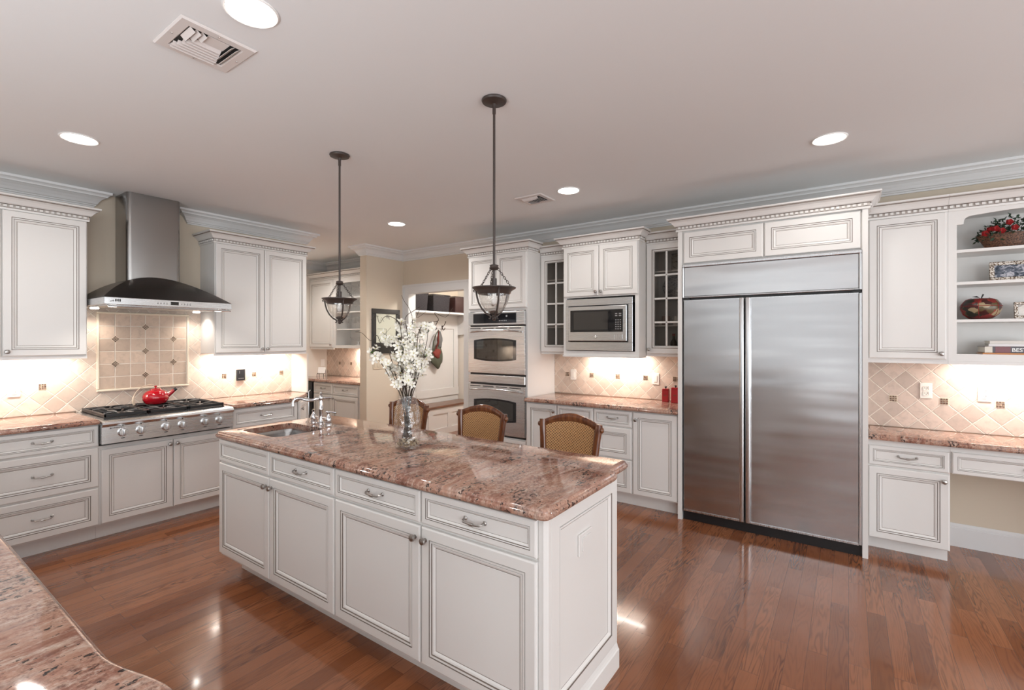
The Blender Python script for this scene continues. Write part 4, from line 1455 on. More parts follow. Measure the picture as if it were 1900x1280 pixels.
# ------------------------------------------------------------------ pendants
def pendant(label, x, y, rim, turn):
    t = thing('pendant_lamp', label, 'pendant light', (x, y, CEIL), turn)
    r0 = rim - CEIL
    bm = B(); lathe(bm, [(0, -0.001), (0.064, -0.001), (0.066, -0.006), (0.062, -0.014), (0.030, -0.020), (0.012, -0.024), (0.010, -0.040), (0, -0.040)], seg=28); ob('ceiling_canopy', bm, IRON, t, True)
    bm = B(); tube(bm, [(0, 0, -0.03), (0, 0, r0 + 0.02)], 0.0065, 10); tube(bm, [(0, 0, -0.04), (0, 0, -0.075)], 0.009, 10); tube(bm, [(0, 0, r0 + 0.05), (0, 0, r0 + 0.005)], 0.014, 12); ob('rod', bm, IRON, t, True)
    zc = r0 + 0.112
    bm = B(); lathe(bm, [(0.006, zc - 0.02), (0.020, zc - 0.016), (0.026, zc - 0.008), (0.022, zc), (0.024, zc + 0.006), (0.016, zc + 0.010), (0.006, zc + 0.012)], seg=20); ob('collar', bm, IRON, t, True)
    for q in range(3):
        a = R(120 * q + 40)
        p0 = Vector((0.022 * math.cos(a), 0.022 * math.sin(a), zc - 0.012))
        p1 = Vector((0.092 * math.cos(a), 0.092 * math.sin(a), r0 + 0.002))
        bm = B()
        n = 9
        dr = (p1 - p0)
        L = dr.length / n
        dr.normalize()
        sd = dr.cross(Vector((0, 0, 1))).normalized()
        up = sd.cross(dr)
        for i in range(n):
            c = p0 + dr * (L * (i + 0.5))
            e2 = sd if i % 2 else up
            pts = [c + dr * (math.cos(b) * L * 0.66) + e2 * (math.sin(b) * 0.0052) for b in (2 * math.pi * k / 10 for k in range(11))]
            tube(bm, pts, 0.0016, 5, caps=False)
        ob('chain', bm, IRON, t, True)
    bm = B(); lathe(bm, [(0.080, r0 - 0.034), (0.086, r0 - 0.030), (0.090, r0 - 0.018), (0.104, r0 - 0.008), (0.114, r0 - 0.002), (0.115, r0 + 0.003), (0.108, r0 + 0.003), (0.092, r0 - 0.008), (0.082, r0 - 0.022), (0.078, r0 - 0.032), (0.080, r0 - 0.034)], seg=40); ob('bowl_rim', bm, IRON, t, True)
    bm = B()
    lathe(bm, [(0.081, r0 - 0.026), (0.080, r0 - 0.045), (0.072, r0 - 0.075), (0.056, r0 - 0.105), (0.034, r0 - 0.128), (0.014, r0 - 0.136), (0.012, r0 - 0.133), (0.031, r0 - 0.125), (0.053, r0 - 0.103), (0.069, r0 - 0.074), (0.077, r0 - 0.045), (0.078, r0 - 0.026)], seg=36); ob('glass_bowl', bm, LAMPG, t, True)
    for q in range(3):
        a = R(120 * q + 100)
        bm = B()
        prof = [(0.108, -0.020), (0.113, -0.012), (0.108, -0.006), (0.100, -0.010), (0.098, -0.022), (0.094, -0.044), (0.085, -0.075), (0.068, -0.106), (0.046, -0.130), (0.026, -0.142), (0.018, -0.150), (0.022, -0.160), (0.030, -0.158)]
        tube(bm, [(r * math.cos(a), r * math.sin(a), r0 + z) for r, z in prof], [0.003, 0.004, 0.0045] + [0.005] * 8 + [0.004, 0.003], 8)
        ob('scroll_arm', bm, IRON, t, True)
    bm = B(); lathe(bm, [(0, r0 - 0.172), (0.006, r0 - 0.170), (0.012, r0 - 0.162), (0.008, r0 - 0.154), (0.013, r0 - 0.148), (0.010, r0 - 0.140), (0.022, r0 - 0.134), (0.025, r0 - 0.124), (0.010, r0 - 0.118), (0, r0 - 0.117)], seg=18); ob('finial', bm, IRON, t, True)
    bm = B(); tube(bm, [(0, 0, r0 + 0.01), (0, 0, r0 - 0.03)], 0.012, 12); ob('socket', bm, IRON, t, True)
    bm = B(); lathe(bm, [(0.010, r0 - 0.030), (0.013, r0 - 0.045), (0.017, r0 - 0.060), (0.012, r0 - 0.080), (0, r0 - 0.094)], seg=14); ob('bulb', bm, WHITEP, t, True)
pendant('bronze and glass pendant lamp hanging over the sink end of the island', 1.984, 2.829, 1.800, 0.5)
pendant('bronze and glass pendant lamp hanging in front of the double oven', 1.993, 1.517, 1.795, 0.2)

# ------------------------------------------------------------------ bar stools
def stool(label, y, x=2.70):
    t = thing('bar_stool', label, 'bar stool', (x, y, 0), 0, 'cane-back stools along the island')
    # seat front towards -x
    bm = B()
    pr = rrect(-0.21, 0.17, -0.215, 0.215, 0.07, 5)
    slab(bm, pr, [(0.01, 0.575), (0, 0.585), (0, 0.625), (0.008, 0.632)]); ob('seat_frame', bm, STOOLW, t, 40)
    bm = B()
    slab(bm, pr, [(0.012, 0.6325), (0.008, 0.65), (0.014, 0.668), (0.04, 0.682), (0.10, 0.69)]); ob('cushion', bm, paint('seat_fabric', (0.50, 0.38, 0.24), 0.8), t, 60)
    for sx, sy in ((-0.17, -0.175), (-0.17, 0.175), (0.14, -0.175), (0.14, 0.175)):
        bm = B()
        k = 1.12
        tube(bm, [(sx * k, sy * k, 0), (sx * k * 0.98, sy * k * 0.98, 0.12), (sx * 1.02, sy * 1.02, 0.40), (sx, sy, 0.58)], [0.016, 0.018, 0.021, 0.024], 10)
        ob('leg', bm, STOOLW, t, True)
    for z, pa in ((0.20, ((-0.19, -0.195), (-0.19, 0.195))), (0.26, ((0.155, -0.195), (0.155, 0.195))), (0.30, ((-0.19, -0.19), (0.155, -0.19))), (0.30, ((-0.19, 0.19), (0.155, 0.19)))):
        bm = B(); tube(bm, [(*pa[0], z), (*pa[1], z)], 0.011, 8); ob('stretcher', bm, STOOLW, t, True)
    # back: leaning, slightly curved in plan
    def bx(yy, z):
        lean = 0.145 + 0.055 * (z - 0.62) / 0.40
        return lean + 0.035 * (1 - (yy / 0.21) ** 2)
    def top(yy):
        return 1.018 - 0.062 * (abs(yy) / 0.205) ** 1.7
    for s in (-1, 1):
        bm = B()
        pts = []
        for i in range(8):
            z = 0.60 + (0.965 - 0.60) * i / 7
            yy = s * (0.168 + 0.030 * i / 7)
            pts.append((bx(yy, z), yy, z))
        tube(bm, pts, [0.024, 0.024, 0.023, 0.022, 0.022, 0.022, 0.023, 0.022], 10)
        ob('back_post', bm, STOOLW, t, True)
    bm = B()
    rings = []
    n = 28
    for i in range(n + 1):
        yy = -0.215 + 0.43 * i / n
        zt_ = top(yy)
        e = abs(yy) / 0.215
        h = 0.068 - 0.016 * e
        x0 = bx(yy, 1.0)
        th = 0.016
        ring = []
        for q in range(10):
            a = 2 * math.pi * q / 10
            ring.append(bm.verts.new((x0 + th * math.cos(a) * (1 + 0.25 * math.sin(a)), yy, zt_ - h / 2 + h / 2 * math.sin(a))))
        rings.append(ring)
    for a, b in zip(rings, rings[1:]):
        for q in range(10): bm.faces.new((a[q], a[(q + 1) % 10], b[(q + 1) % 10], b[q]))
    bm.faces.new(rings[0]); bm.faces.new(rings[-1])
    for s in (-1, 1):
        yy = s * 0.216
        z = top(yy) - 0.020
        x0 = bx(yy, 1.0)
        lathe(bm, [(0, -0.012), (0.014, -0.011), (0.019, -0.004), (0.019, 0.006), (0.012, 0.012), (0, 0.013)], (x0 - 0.003, yy, z), 14, Matrix.Rotation(R(90), 3, 'X'))
    ob('crest_rail', bm, STOOLW, t, 60)
    bm = B()
    front, back = [], []
    nz, ny = 8, 20
    for lst, dx in ((front, -0.0035), (back, 0.0035)):
        for j in range(nz + 1):
            row = []
            for i in range(ny + 1):
                s = -1 + 2 * i / ny
                zz = 0.70 + (top(s * 0.19) - 0.045 - 0.70) * j / nz
                half = 0.152 + 0.028 * (zz - 0.6) / 0.36 + 0.004
                yy = s * half
                row.append(bm.verts.new((bx(yy, zz) + dx, yy, zz)))
            lst.append(row)
    for lst in (front, back):
        for j in range(nz):
            for i in range(ny): bm.faces.new((lst[j][i], lst[j][i + 1], lst[j + 1][i + 1], lst[j + 1][i]))
    rim = lambda L: L[0] + [r[-1] for r in L[1:]] + L[-1][::-1][1:] + [r[0] for r in L[::-1][1:-1]]
    a, b = rim(front), rim(back)
    for k in range(len(a)): bm.faces.new((a[k], a[(k + 1) % len(a)], b[(k + 1) % len(b)], b[k]))
    ob('cane_panel', bm, CANE, t, 40)
    t.scale = (1, 1.09, 1)
    bm = B(); tube(bm, [(bx(-0.16, 0.70), -0.172, 0.70), (bx(0, 0.7), 0, 0.70), (bx(0.16, 0.70), 0.172, 0.70)], 0.016, 8); ob('lower_rail', bm, STOOLW, t, True)
    return t
stool('cane-back wooden stool in front of the drawer base, nearest to the viewer', 1.555)
stool('cane-back wooden stool in front of the double oven', 2.325)
stool('cane-back wooden stool half hidden behind the glass flower vase', 3.14)

# ------------------------------------------------------------------ vase and blossom branches
VX, VY = 1.836, 2.001
t = thing('glass_vase', 'tall clear rippled glass vase of pebbles and blossom branches on the island', 'vase', (VX, VY, ZC))
bm = B()
outer = [(0.060, 0.0), (0.066, 0.004), (0.069, 0.03), (0.073, 0.10), (0.074, 0.15), (0.070, 0.20), (0.060, 0.245), (0.049, 0.275), (0.047, 0.29)]
inner = [(r - 0.004, max(z, 0.012)) for r, z in outer[::-1]]
lathe(bm, [(0, 0)] + outer + inner[:-1] + [(0.0, 0.012)], seg=36)
for v in bm.verts:          # three soft finger dents pressed into the sides
    a = math.atan2(v.co.y, v.co.x)
    k_ = max(0, math.cos(1.5 * (a - 0.6))) ** 6 if False else max(0, math.cos(3 * (a - 3.7))) ** 3
    d_ = 0.016 * k_ * math.exp(-((v.co.z - 0.15) / 0.055) ** 2)
    f_ = 1 - d_ / max(0.02, math.hypot(v.co.x, v.co.y))
    v.co.x *= f_; v.co.y *= f_
ob('vase_body', bm, VASEG, t, True)
bm = B()
PEB = NT('river_pebbles')
PEB.P(Base_Color=PEB.ramp(PEB.noise(PEB.coord(), 45, 1), [(0.3, (0.10, 0.07, 0.045)), (0.45, (0.38, 0.27, 0.15)), (0.55, (0.50, 0.42, 0.30)), (0.7, (0.22, 0.13, 0.08))], 'CONSTANT'), Roughness=0.3)
r2 = random.Random(3)
for i in range(150):
    a = r2.uniform(0, 6.283); rr = 0.056 * math.sqrt(r2.random()); z = r2.uniform(0.018, 0.045)
    vs = newverts(bm, lambda: bmesh.ops.create_icosphere(bm, subdivisions=1, radius=1))
    tx(bm, vs, Matrix.Translation((rr * math.cos(a), rr * math.sin(a), z)) @ Matrix.Rotation(r2.uniform(0, 3), 4, 'Z') @ Matrix.Diagonal((r2.uniform(0.006, 0.010), r2.uniform(0.005, 0.008), 0.005, 1)))
tag(ob('pebbles', bm, PEB.m, None, 'all', (VX, VY, ZC)), 'brown river pebbles lying in the bottom of the glass vase', 'pebbles', None, 'stuff')
BARK = plain('branch_bark', (0.045, 0.032, 0.02), 0.7)
PETAL = NT('petal')
PETAL.P(Base_Color=PETAL.mix(PETAL.noise(PETAL.coord(), 30, 2), (0.90, 0.89, 0.84), (0.80, 0.78, 0.68)), Roughness=0.6, Subsurface_Weight=0.0)
PETAL = PETAL.m
LEAF = plain('blossom_leaf', (0.07, 0.13, 0.035), 0.5)
YELLOW = plain('stamen', (0.55, 0.50, 0.18), 0.6)
VR = Vector((0.5755, -0.8178, 0)); VFW = Vector((0.8178, 0.5755, 0))
r3 = random.Random(11)


def blossom(bm, c, nrm, s):
    nrm = nrm.normalized()
    a = nrm.orthogonal().normalized(); b = nrm.cross(a)
    ph = r3.uniform(0, 6)
    for q in range(5):
        t_ = ph + q * 2 * math.pi / 5
        d = a * math.cos(t_) + b * math.sin(t_)
        sd = nrm.cross(d)
        cup = r3.uniform(0.15, 0.55)
        P0 = c + d * s * 0.08
        p = [P0, P0 + d * s * 0.5 + sd * s * 0.36 + nrm * s * cup * 0.4, P0 + d * s * 0.95 + sd * s * 0.24 + nrm * s * cup,
             P0 + d * s * 1.05 + nrm * s * (cup + 0.08), P0 + d * s * 0.95 - sd * s * 0.24 + nrm * s * cup, P0 + d * s * 0.5 - sd * s * 0.36 + nrm * s * cup * 0.4]
        mid = bm.verts.new(P0 + d * s * 0.58 + nrm * s * cup * 0.28)
        vs = [bm.verts.new(x) for x in p]
        for k in range(6): bm.faces.new((mid, vs[k], vs[(k + 1) % 6]))
    vs = newverts(bm, lambda: bmesh.ops.create_icosphere(bm, subdivisions=1, radius=s * 0.17, matrix=Matrix.Translation(c + nrm * s * 0.1)))
    for v in vs:
        for f in v.link_faces: f.material_index = 1


bouquet = thing('flower_bouquet', 'tall spray of white blossom branches and curly twigs in the glass vase', 'flowers', (VX, VY, ZC))


def branch(tip, h, depth, bend, clusters, i):
    """tip: sideways offset at the end; h: height above the counter"""
    root = VR * (-0.3 * tip * 0.25 + r3.uniform(-0.02, 0.02)) + VFW * r3.uniform(-0.02, 0.02)
    root.z = 0.056
    neck = VR * max(-0.034, min(0.034, tip * 0.22)) + VFW * max(-0.03, min(0.03, depth * 0.25))
    neck.z = 0.29
    end = VR * tip + VFW * depth; end.z = h
    pts = []
    for k in range(15):
        s = k / 14
        if s < 0.38:
            p = root.lerp(neck, s / 0.38)
        else:
            u = (s - 0.38) / 0.62
            p = neck.lerp(end, u) + VR * bend * math.sin(math.pi * u) + Vector((0, 0, 0.02 * math.sin(math.pi * u)))
        w_ = 0.004 if s > 0.4 else 0
        pts.append(p + Vector((r3.uniform(-w_, w_), r3.uniform(-w_, w_), 0)))
    bm = B(); tube(bm, pts, [0.0034 - 0.0018 * k / 14 for k in range(15)], 6)
    fl = B(); lf = B()
    for (s0, s1, cnt) in clusters:
        for k in range(cnt):
            s = r3.uniform(s0, s1) * 14
            k0 = min(13, int(s)); p = pts[k0].lerp(pts[k0 + 1], s - k0)
            off = Vector((r3.gauss(0, 1), r3.gauss(0, 1), r3.gauss(0, 0.8))).normalized()
            tipp = p + off * r3.uniform(0.014, 0.034)
            tube(bm, [p, tipp], 0.0011, 4)
            blossom(fl, tipp, off + Vector((-0.35, -0.3, 0.15)), r3.uniform(0.017, 0.025))
            if r3.random() < 0.45:
                d = Vector((r3.gauss(0, 1), r3.gauss(0, 1), r3.gauss(0, 1))).normalized()
                sd = d.orthogonal().normalized()
                L = r3.uniform(0.014, 0.026)
                q = [lf.verts.new(x) for x in (p, p + d * L * 0.5 + sd * L * 0.28, p + d * L, p + d * L * 0.5 - sd * L * 0.28)]
                lf.faces.new(q)
    t = ob('blossom_branch', bm, BARK, bouquet, True)
    tag(ob('blossom', fl, [PETAL, YELLOW], t), None, None, None, 'stuff')
    tag(ob('leaf', lf, LEAF, t), None, None, None, 'stuff')


def px(x, y): return ((x - 756) / 887.57 * 2.6525, 1.53 + (628.3 - y) / 887.57 * 2.6525 - ZC)
for i, (X_, Y_, dp, bd, cl) in enumerate((
        (697, 650, -0.05, -0.01, [(0.90, 1.0, 8), (0.80, 0.90, 3)]),
        (716, 622, 0.03, -0.02, [(0.86, 1.0, 9), (0.56, 0.64, 4)]),
        (741, 600, 0.06, -0.02, [(0.93, 1.0, 8), (0.80, 0.88, 5), (0.62, 0.70, 4)]),
        (763, 597, 0.0, 0.01, [(0.80, 1.0, 16), (0.60, 0.78, 14)]),
        (776, 604, 0.08, 0.01, [(0.84, 1.0, 12), (0.60, 0.80, 10)]),
        (797, 604, -0.02, 0.02, [(0.93, 1.0, 8), (0.66, 0.8, 4)]),
        (784, 648, 0.06, 0.015, [(0.80, 1.0, 14), (0.6, 0.75, 6)]),
        (752, 640, -0.08, -0.005, [(0.76, 1.0, 18), (0.50, 0.70, 8)]),
        (770, 655, -0.07, 0.012, [(0.70, 1.0, 18), (0.48, 0.66, 7)]),
        (726, 680, -0.04, -0.01, [(0.78, 1.0, 9), (0.55, 0.62, 3)]),
        (736, 655, 0.04, -0.012, [(0.70, 1.0, 14)]),
        (774, 680, 0.05, 0.01, [(0.74, 1.0, 12)]))):
    tp, hh = px(X_, Y_)
    branch(tp, hh, dp, bd, cl, i)
# curly bare twigs
for i, path in enumerate(([(742, 780), (745, 700), (735, 650), (712, 640), (700, 622), (688, 632), (676, 618), (664, 616)],
                          [(750, 780), (752, 690), (757, 620), (752, 590), (768, 575), (780, 570), (774, 590), (790, 578)],
                          [(762, 780), (772, 690), (776, 620), (790, 600), (812, 594), (806, 580), (826, 588), (838, 570)],
                          [(756, 780), (748, 690), (744, 610), (730, 590), (716, 588), (708, 600), (700, 586), (690, 594)],
                          [(754, 780), (757, 660), (764, 600), (760, 575), (752, 560), (745, 548)])):
    P3 = [Vector((0.01 * (i - 2), 0.006 * i - 0.012, 0.056))]
    for k, (a, b) in enumerate(path):
        o_, z_ = px(a, b)
        p = VR * o_ + VFW * (0.02 * math.sin(k * 1.7 + i) + 0.03 * (i % 3 - 1) * k / 7); p.z = z_
        if k == 0: p.x *= 0.6; p.y *= 0.6; p.z = 0.28
        P3.append(p)
    sm = []
    for k in range(len(P3) - 1):
        p0, p1, p2, p3 = P3[max(k - 1, 0)], P3[k], P3[k + 1], P3[min(k + 2, len(P3) - 1)]
        for q in range(4):
            s = q / 4
            sm.append(0.5 * (2 * p1 + (p2 - p0) * s + (2 * p0 - 5 * p1 + 4 * p2 - p3) * s * s + (3 * p1 - p0 - 3 * p2 + p3) * s ** 3))
    sm.append(P3[-1])
    bm = B(); tube(bm, sm, [0.0028 - 0.0018 * k / len(sm) for k in range(len(sm))], 5); ob('curly_twig', bm, BARK, bouquet, True)

# ------------------------------------------------------------------ outlets and switches
def wall_plate(name, label, loc, rz, w=0.072, h=0.116, kind='outlet', gangs=1, col=PLATE):
    t = thing(name, label, 'outlet' if kind == 'outlet' else 'switch', loc, rz)
    bm = B(); box(bm, -w / 2, w / 2, -0.006, -0.0003, -h / 2, h / 2, 0, 0.003, 2); ob('cover_plate', bm, col, t)
    for g in range(gangs):
        cx = (g - (gangs - 1) / 2) * 0.046
        if kind == 'outlet':
            bm = B()
            for z in (-0.02, 0.02): box(bm, cx - 0.016, cx + 0.016, -0.008, -0.0062, z - 0.0145, z + 0.0145, 0, 0.004, 2)
            ob('receptacle', bm, col, t)
            bm = B()
            for z in (-0.02, 0.02):
                box(bm, cx - 0.008, cx - 0.006, -0.0086, -0.0081, z - 0.004, z + 0.007); box(bm, cx + 0.005, cx + 0.0075, -0.0086, -0.0081, z - 0.004, z + 0.007); box(bm, cx - 0.002, cx + 0.002, -0.0086, -0.0081, z - 0.010, z - 0.006)
            ob('slot', bm, DARKHOLE, t)
        else:
            bm = B(); vs = box(bm, cx - 0.016, cx + 0.016, -0.010, -0.0062, -0.033, 0.033, 0, 0.002); ob('rocker', bm, col, t)
ye = XE - 0.0122
yn = YN - 0.0122
wall_plate('wall_outlet', 'cream wall outlet on tile beside the oven tower', (ye, 2.515, 1.13), RE, kind='switch')
wall_plate('wall_switch', 'cream rocker switch on tile above the red canisters', (ye, 1.587, 1.127), RE, kind='switch')
wall_plate('wall_outlet', 'cream wall outlet on desk tile nearer to the refrigerator', (ye, -0.479, 1.137), RE)
wall_plate('wall_outlet', 'cream wall outlet in the bright patch of desk tile under the shelves', (ye, -0.799, 1.135), RE)
wall_plate('wall_outlet', 'cream wall outlet on range tile under the white cabinet by the hood', (0.808, yn, 1.136), 0)
wall_plate('wall_switch', 'wide beige switch plate on the olive pier under the picture', (4.335, YN - 0.0005, 1.168), 0, 0.21, 0.118, 'switch', 4, paint('beige_plate', (0.62, 0.53, 0.41), 0.4))
wall_plate('wall_switch', 'white switch plate on the back wall of the nook', (4.69, 7.1495, 1.13), 0, 0.074, 0.118, 'switch', 1, WHITEP)
t = thing('intercom', 'small black intercom box on the bright tile between range and passage', 'intercom', (2.49, yn, 1.147))
bm = B(); box(bm, -0.043, 0.043, -0.022, -0.0003, -0.060, 0.060, 0, 0.005, 2); ob('housing', bm, BLACKM, t)
bm = B(); box(bm, -0.020, -0.014, -0.0235, -0.0222, 0.015, 0.042); ob('button', bm, PEWTER, t)
bm = B()
for i in range(5): box(bm, -0.028 + i * 0.011, -0.020 + i * 0.011, -0.0232, -0.0222, -0.042, -0.032)
ob('speaker_slot', bm, PEWTER, t)

# ------------------------------------------------------------------ red canisters
for lab, x, y, h, s in (('shorter red tin canister on the granite counter, farther from the refrigerator', 4.66, 1.452, 0.115, 0.030), ('taller red tin canister touching the refrigerator panel', 4.64, 1.352, 0.132, 0.036)):
    t = thing('tin_canister', lab, 'canister', (x, y, 0.918), RE + 0.05)
    bm = B(); box(bm, -s, s, -s, s, 0, h, 0, 0.004, 2); ob('body', bm, REDTIN, t)
    bm = B(); box(bm, -s + 0.001, s - 0.001, -s + 0.001, s - 0.001, h + 0.0005, h + 0.012, 0, 0.003); o = ob('lid', bm, REDTIN, t)
    bm = B(); lathe(bm, [(0, h + 0.012), (0.006, h + 0.012), (0.005, h + 0.02), (0.012, h + 0.026), (0.010, h + 0.033), (0, h + 0.035)], seg=14); ob('knob', bm, BLACKM, o, True)
    bm = B(); lathe(bm, [(0, 0), (0.012, 0), (0.013, 0.001), (0, 0.0015)], (0, -s - 0.0002, h * 0.55), 16, Matrix.Diagonal((1.3, 1, 0.6)).to_3x3() @ Matrix.Rotation(R(90), 3, 'X')); ob('label_mark', bm, plain('tin_label', (0.25, 0.05, 0.03), 0.4), t)

# ------------------------------------------------------------------ ornaments on the open shelves
WICK = NT('wicker')
v_ = WICK.map(WICK.coord(), (110, 110, 110))
WICK.P(Base_Color=WICK.ramp(WICK.noise(v_, 1.0, 2), [(0.35, (0.03, 0.012, 0.006)), (0.6, (0.16, 0.07, 0.035))]), Roughness=0.5)
WICK.bump(WICK.noise(v_, 1.0, 2), 0.6, 0.004)
WICK = WICK.m
SY = {z: z for z in SHZ}
t = thing('flower_basket', 'dark woven basket of red roses on the top open shelf', 'basket', (4.61, -0.90, SHZ[2] + 0.0005), RE)
bm = B()
rings = []
for z, hx, hy in ((0, 0.11, 0.05), (0.03, 0.125, 0.062), (0.09, 0.155, 0.078), (0.098, 0.160, 0.080), (0.098, 0.150, 0.072), (0.06, 0.13, 0.06)):
    rings.append([bm.verts.new((hx * math.cos(a) * (1 + 0.08 * math.cos(2 * a)), hy * math.sin(a), z)) for a in (2 * math.pi * k / 32 for k in range(32))])
for a, b in zip(rings, rings[1:]):
    for k in range(32): bm.faces.new((a[k], a[(k + 1) % 32], b[(k + 1) % 32], b[k]))
bm.faces.new(rings[0]); bm.faces.new(rings[-1])
ob('basket_body', bm, WICK, t, True)
r4 = random.Random(5)
bm = B()
for i in range(420):
    a = r4.uniform(0, 6.283); rr = math.sqrt(r4.random())
    c = Vector((0.185 * rr * math.cos(a), 0.088 * rr * math.sin(a), 0.085 + 0.15 * (1 - rr * rr) * r4.uniform(0.3, 1) + r4.uniform(-0.03, 0.02)))
    d = Vector((r4.gauss(0, 1), r4.gauss(0, 1), r4.gauss(0, 0.7))).normalized(); sd = d.orthogonal().normalized(); L = r4.uniform(0.018, 0.034)
    q = [bm.verts.new(x) for x in (c, c + d * L * 0.5 + sd * L * 0.33, c + d * L, c + d * L * 0.5 - sd * L * 0.33)]
    bm.faces.new(q)
tag(ob('foliage', bm, plain('basket_leaf', (0.015, 0.04, 0.018), 0.5), t), None, None, None, 'stuff')
ROSE = plain('rose_red', (0.30, 0.012, 0.014), 0.5)
for c in ((-0.135, -0.055, 0.105), (-0.085, -0.07, 0.13), (-0.055, -0.072, 0.112), (-0.02, -0.075, 0.165), (0.005, -0.078, 0.125), (0.065, -0.078, 0.118), (0.11, -0.06, 0.14), (-0.11, -0.055, 0.13)):
    bm = B()
    for k in range(3):
        s = 0.021 - 0.005 * k
        for q in range(5):
            a = q * 1.2566 + k * 0.6
            d = Vector((math.cos(a), 0, math.sin(a))); e = Vector((-math.sin(a), 0, math.cos(a)))
            o_ = Vector(c) + Vector((0, -0.006 * k, 0))
            pv = [o_, o_ + d * s * 0.6 + e * s * 0.6 + Vector((0, -0.006, 0)), o_ + d * s * 1.05 + Vector((0, -0.010, 0)), o_ + d * s * 0.6 - e * s * 0.6 + Vector((0, -0.006, 0))]
            bm.faces.new([bm.verts.new(x) for x in pv])
    ob('rose', bm, ROSE, t)
ORN = NT('ornate_silver')
ORN.P(Base_Color=ORN.ramp(ORN.noise(ORN.coord(), 140, 2), [(0.4, (0.10, 0.06, 0.035)), (0.52, (0.55, 0.50, 0.43)), (0.65, (0.75, 0.72, 0.68))]), Metallic=0.7, Roughness=0.35)
ORN.bump(ORN.noise(ORN.coord(), 140, 2), 0.8, 0.004)
ORN = ORN.m


def photo_mat(name, stops, sc):
    t = NT(name)
    t.P(Base_Color=t.ramp(t.noise(t.map(t.coord(), (1, 1, 1.5)), sc, 3, 0.6, 1.0), stops), Roughness=0.15)
    return t.m


def frame(label, loc, w, h, fw, pm, tilt=8):
    t = thing('photo_frame', label, 'picture frame', loc, RE)
    M = Matrix.Rotation(R(-tilt), 4, 'X')
    bm = B()
    for a, b, c, d in ((-w / 2, w / 2, 0, fw), (-w / 2, w / 2, h - fw, h), (-w / 2, -w / 2 + fw, fw, h - fw), (w / 2 - fw, w / 2, fw, h - fw)):
        box(bm, a, b, -0.012, 0.004, c, d, 0, 0.004, 2)
    tx(bm, bm.verts[:], M); ob('frame', bm, ORN, t)
    bm = B(); box(bm, -w / 2 + fw, w / 2 - fw, -0.003, 0.002, fw, h - fw); tx(bm, bm.verts[:], M); ob('picture', bm, pm, t)
    bm = B(); vs = box(bm, -0.02, 0.02, 0.0045, 0.008, 0.03, h * 0.8); tx(bm, bm.verts[:], Matrix.Translation((0, 0.0, 0)) @ M)
    bm2 = bm
    box(bm2, -0.018, 0.018, 0.005, 0.075, 0.0, 0.004); ob('easel_back', bm2, BLACKM, t)
frame('wide ornate picture frame with a dark photo on the second open shelf', (4.60, -0.935, SHZ[1] + 0.001), 0.28, 0.135, 0.026, photo_mat('dark_photo', [(0.35, (0.02, 0.03, 0.045)), (0.5, (0.12, 0.14, 0.18)), (0.6, (0.55, 0.55, 0.6)), (0.7, (0.05, 0.05, 0.08))], 24))
frame('small silver picture frame with a pale photo beside the patchwork apple', (4.60, -0.995, SHZ[0] + 0.001), 0.16, 0.115, 0.020, photo_mat('pale_photo', [(0.4, (0.75, 0.72, 0.68)), (0.55, (0.60, 0.55, 0.50)), (0.65, (0.20, 0.20, 0.23))], 10))
PATCH = NT('apple_patchwork')
vo = PATCH.n('ShaderNodeTexVoronoi', distance='MANHATTAN'); PATCH.set(vo.inputs['Vector'], PATCH.coord()); vo.inputs['Scale'].default_value = 24
sepc = PATCH.n('ShaderNodeSeparateColor'); PATCH.set(sepc.inputs[0], vo.outputs['Color'])
PATCH.P(Base_Color=PATCH.ramp(sepc.outputs[0], [(0.0, (0.05, 0.012, 0.01)), (0.25, (0.18, 0.02, 0.018)), (0.45, (0.02, 0.02, 0.012)), (0.6, (0.26, 0.04, 0.03)), (0.75, (0.10, 0.07, 0.03)), (0.9, (0.35, 0.27, 0.16))], 'CONSTANT'), Roughness=0.3)
t = thing('apple_ornament', 'dark red patchwork apple ornament standing on the open shelf', 'ornament', (4.605, -0.752, SHZ[0] + 0.0005), RE)
bm = B(); lathe(bm, [(0, 0.006), (0.03, 0.0), (0.06, 0.006), (0.092, 0.035), (0.107, 0.075), (0.103, 0.105), (0.082, 0.135), (0.05, 0.146), (0.02, 0.140), (0, 0.128)], seg=36); ob('apple_body', bm, PATCH.m, t, True)
bm = B(); tube(bm, [(0, 0, 0.128), (0.004, 0, 0.150), (0.014, 0, 0.175)], [0.004, 0.0035, 0.005], 8); ob('stem', bm, BLACKM, t, True)
bm = B()
L0 = [Vector((-0.004, 0, 0.150)), Vector((-0.02, -0.008, 0.164)), Vector((-0.045, 0, 0.160)), Vector((-0.024, 0.010, 0.156))]
f = bm.faces.new([bm.verts.new(p) for p in L0]); bmesh.ops.solidify(bm, geom=[f], thickness=0.002); ob('leaf', bm, BLACKM, t)
bm = B()
for q in range(6):
    a = R(60 * q + 15)
    pts = [(r * math.cos(a), r * math.sin(a), z) for r, z in ((0.061, 0.0055), (0.0935, 0.035), (0.1085, 0.075), (0.1045, 0.105), (0.083, 0.1365), (0.05, 0.1475))]
    tube(bm, pts, 0.0013, 4)
pts = [(0.1085 * math.cos(a), 0.1085 * math.sin(a), 0.092) for a in (2 * math.pi * k / 36 for k in range(37))]
tube(bm, pts, 0.0012, 4)
ob('seam', bm, ROSE, t)
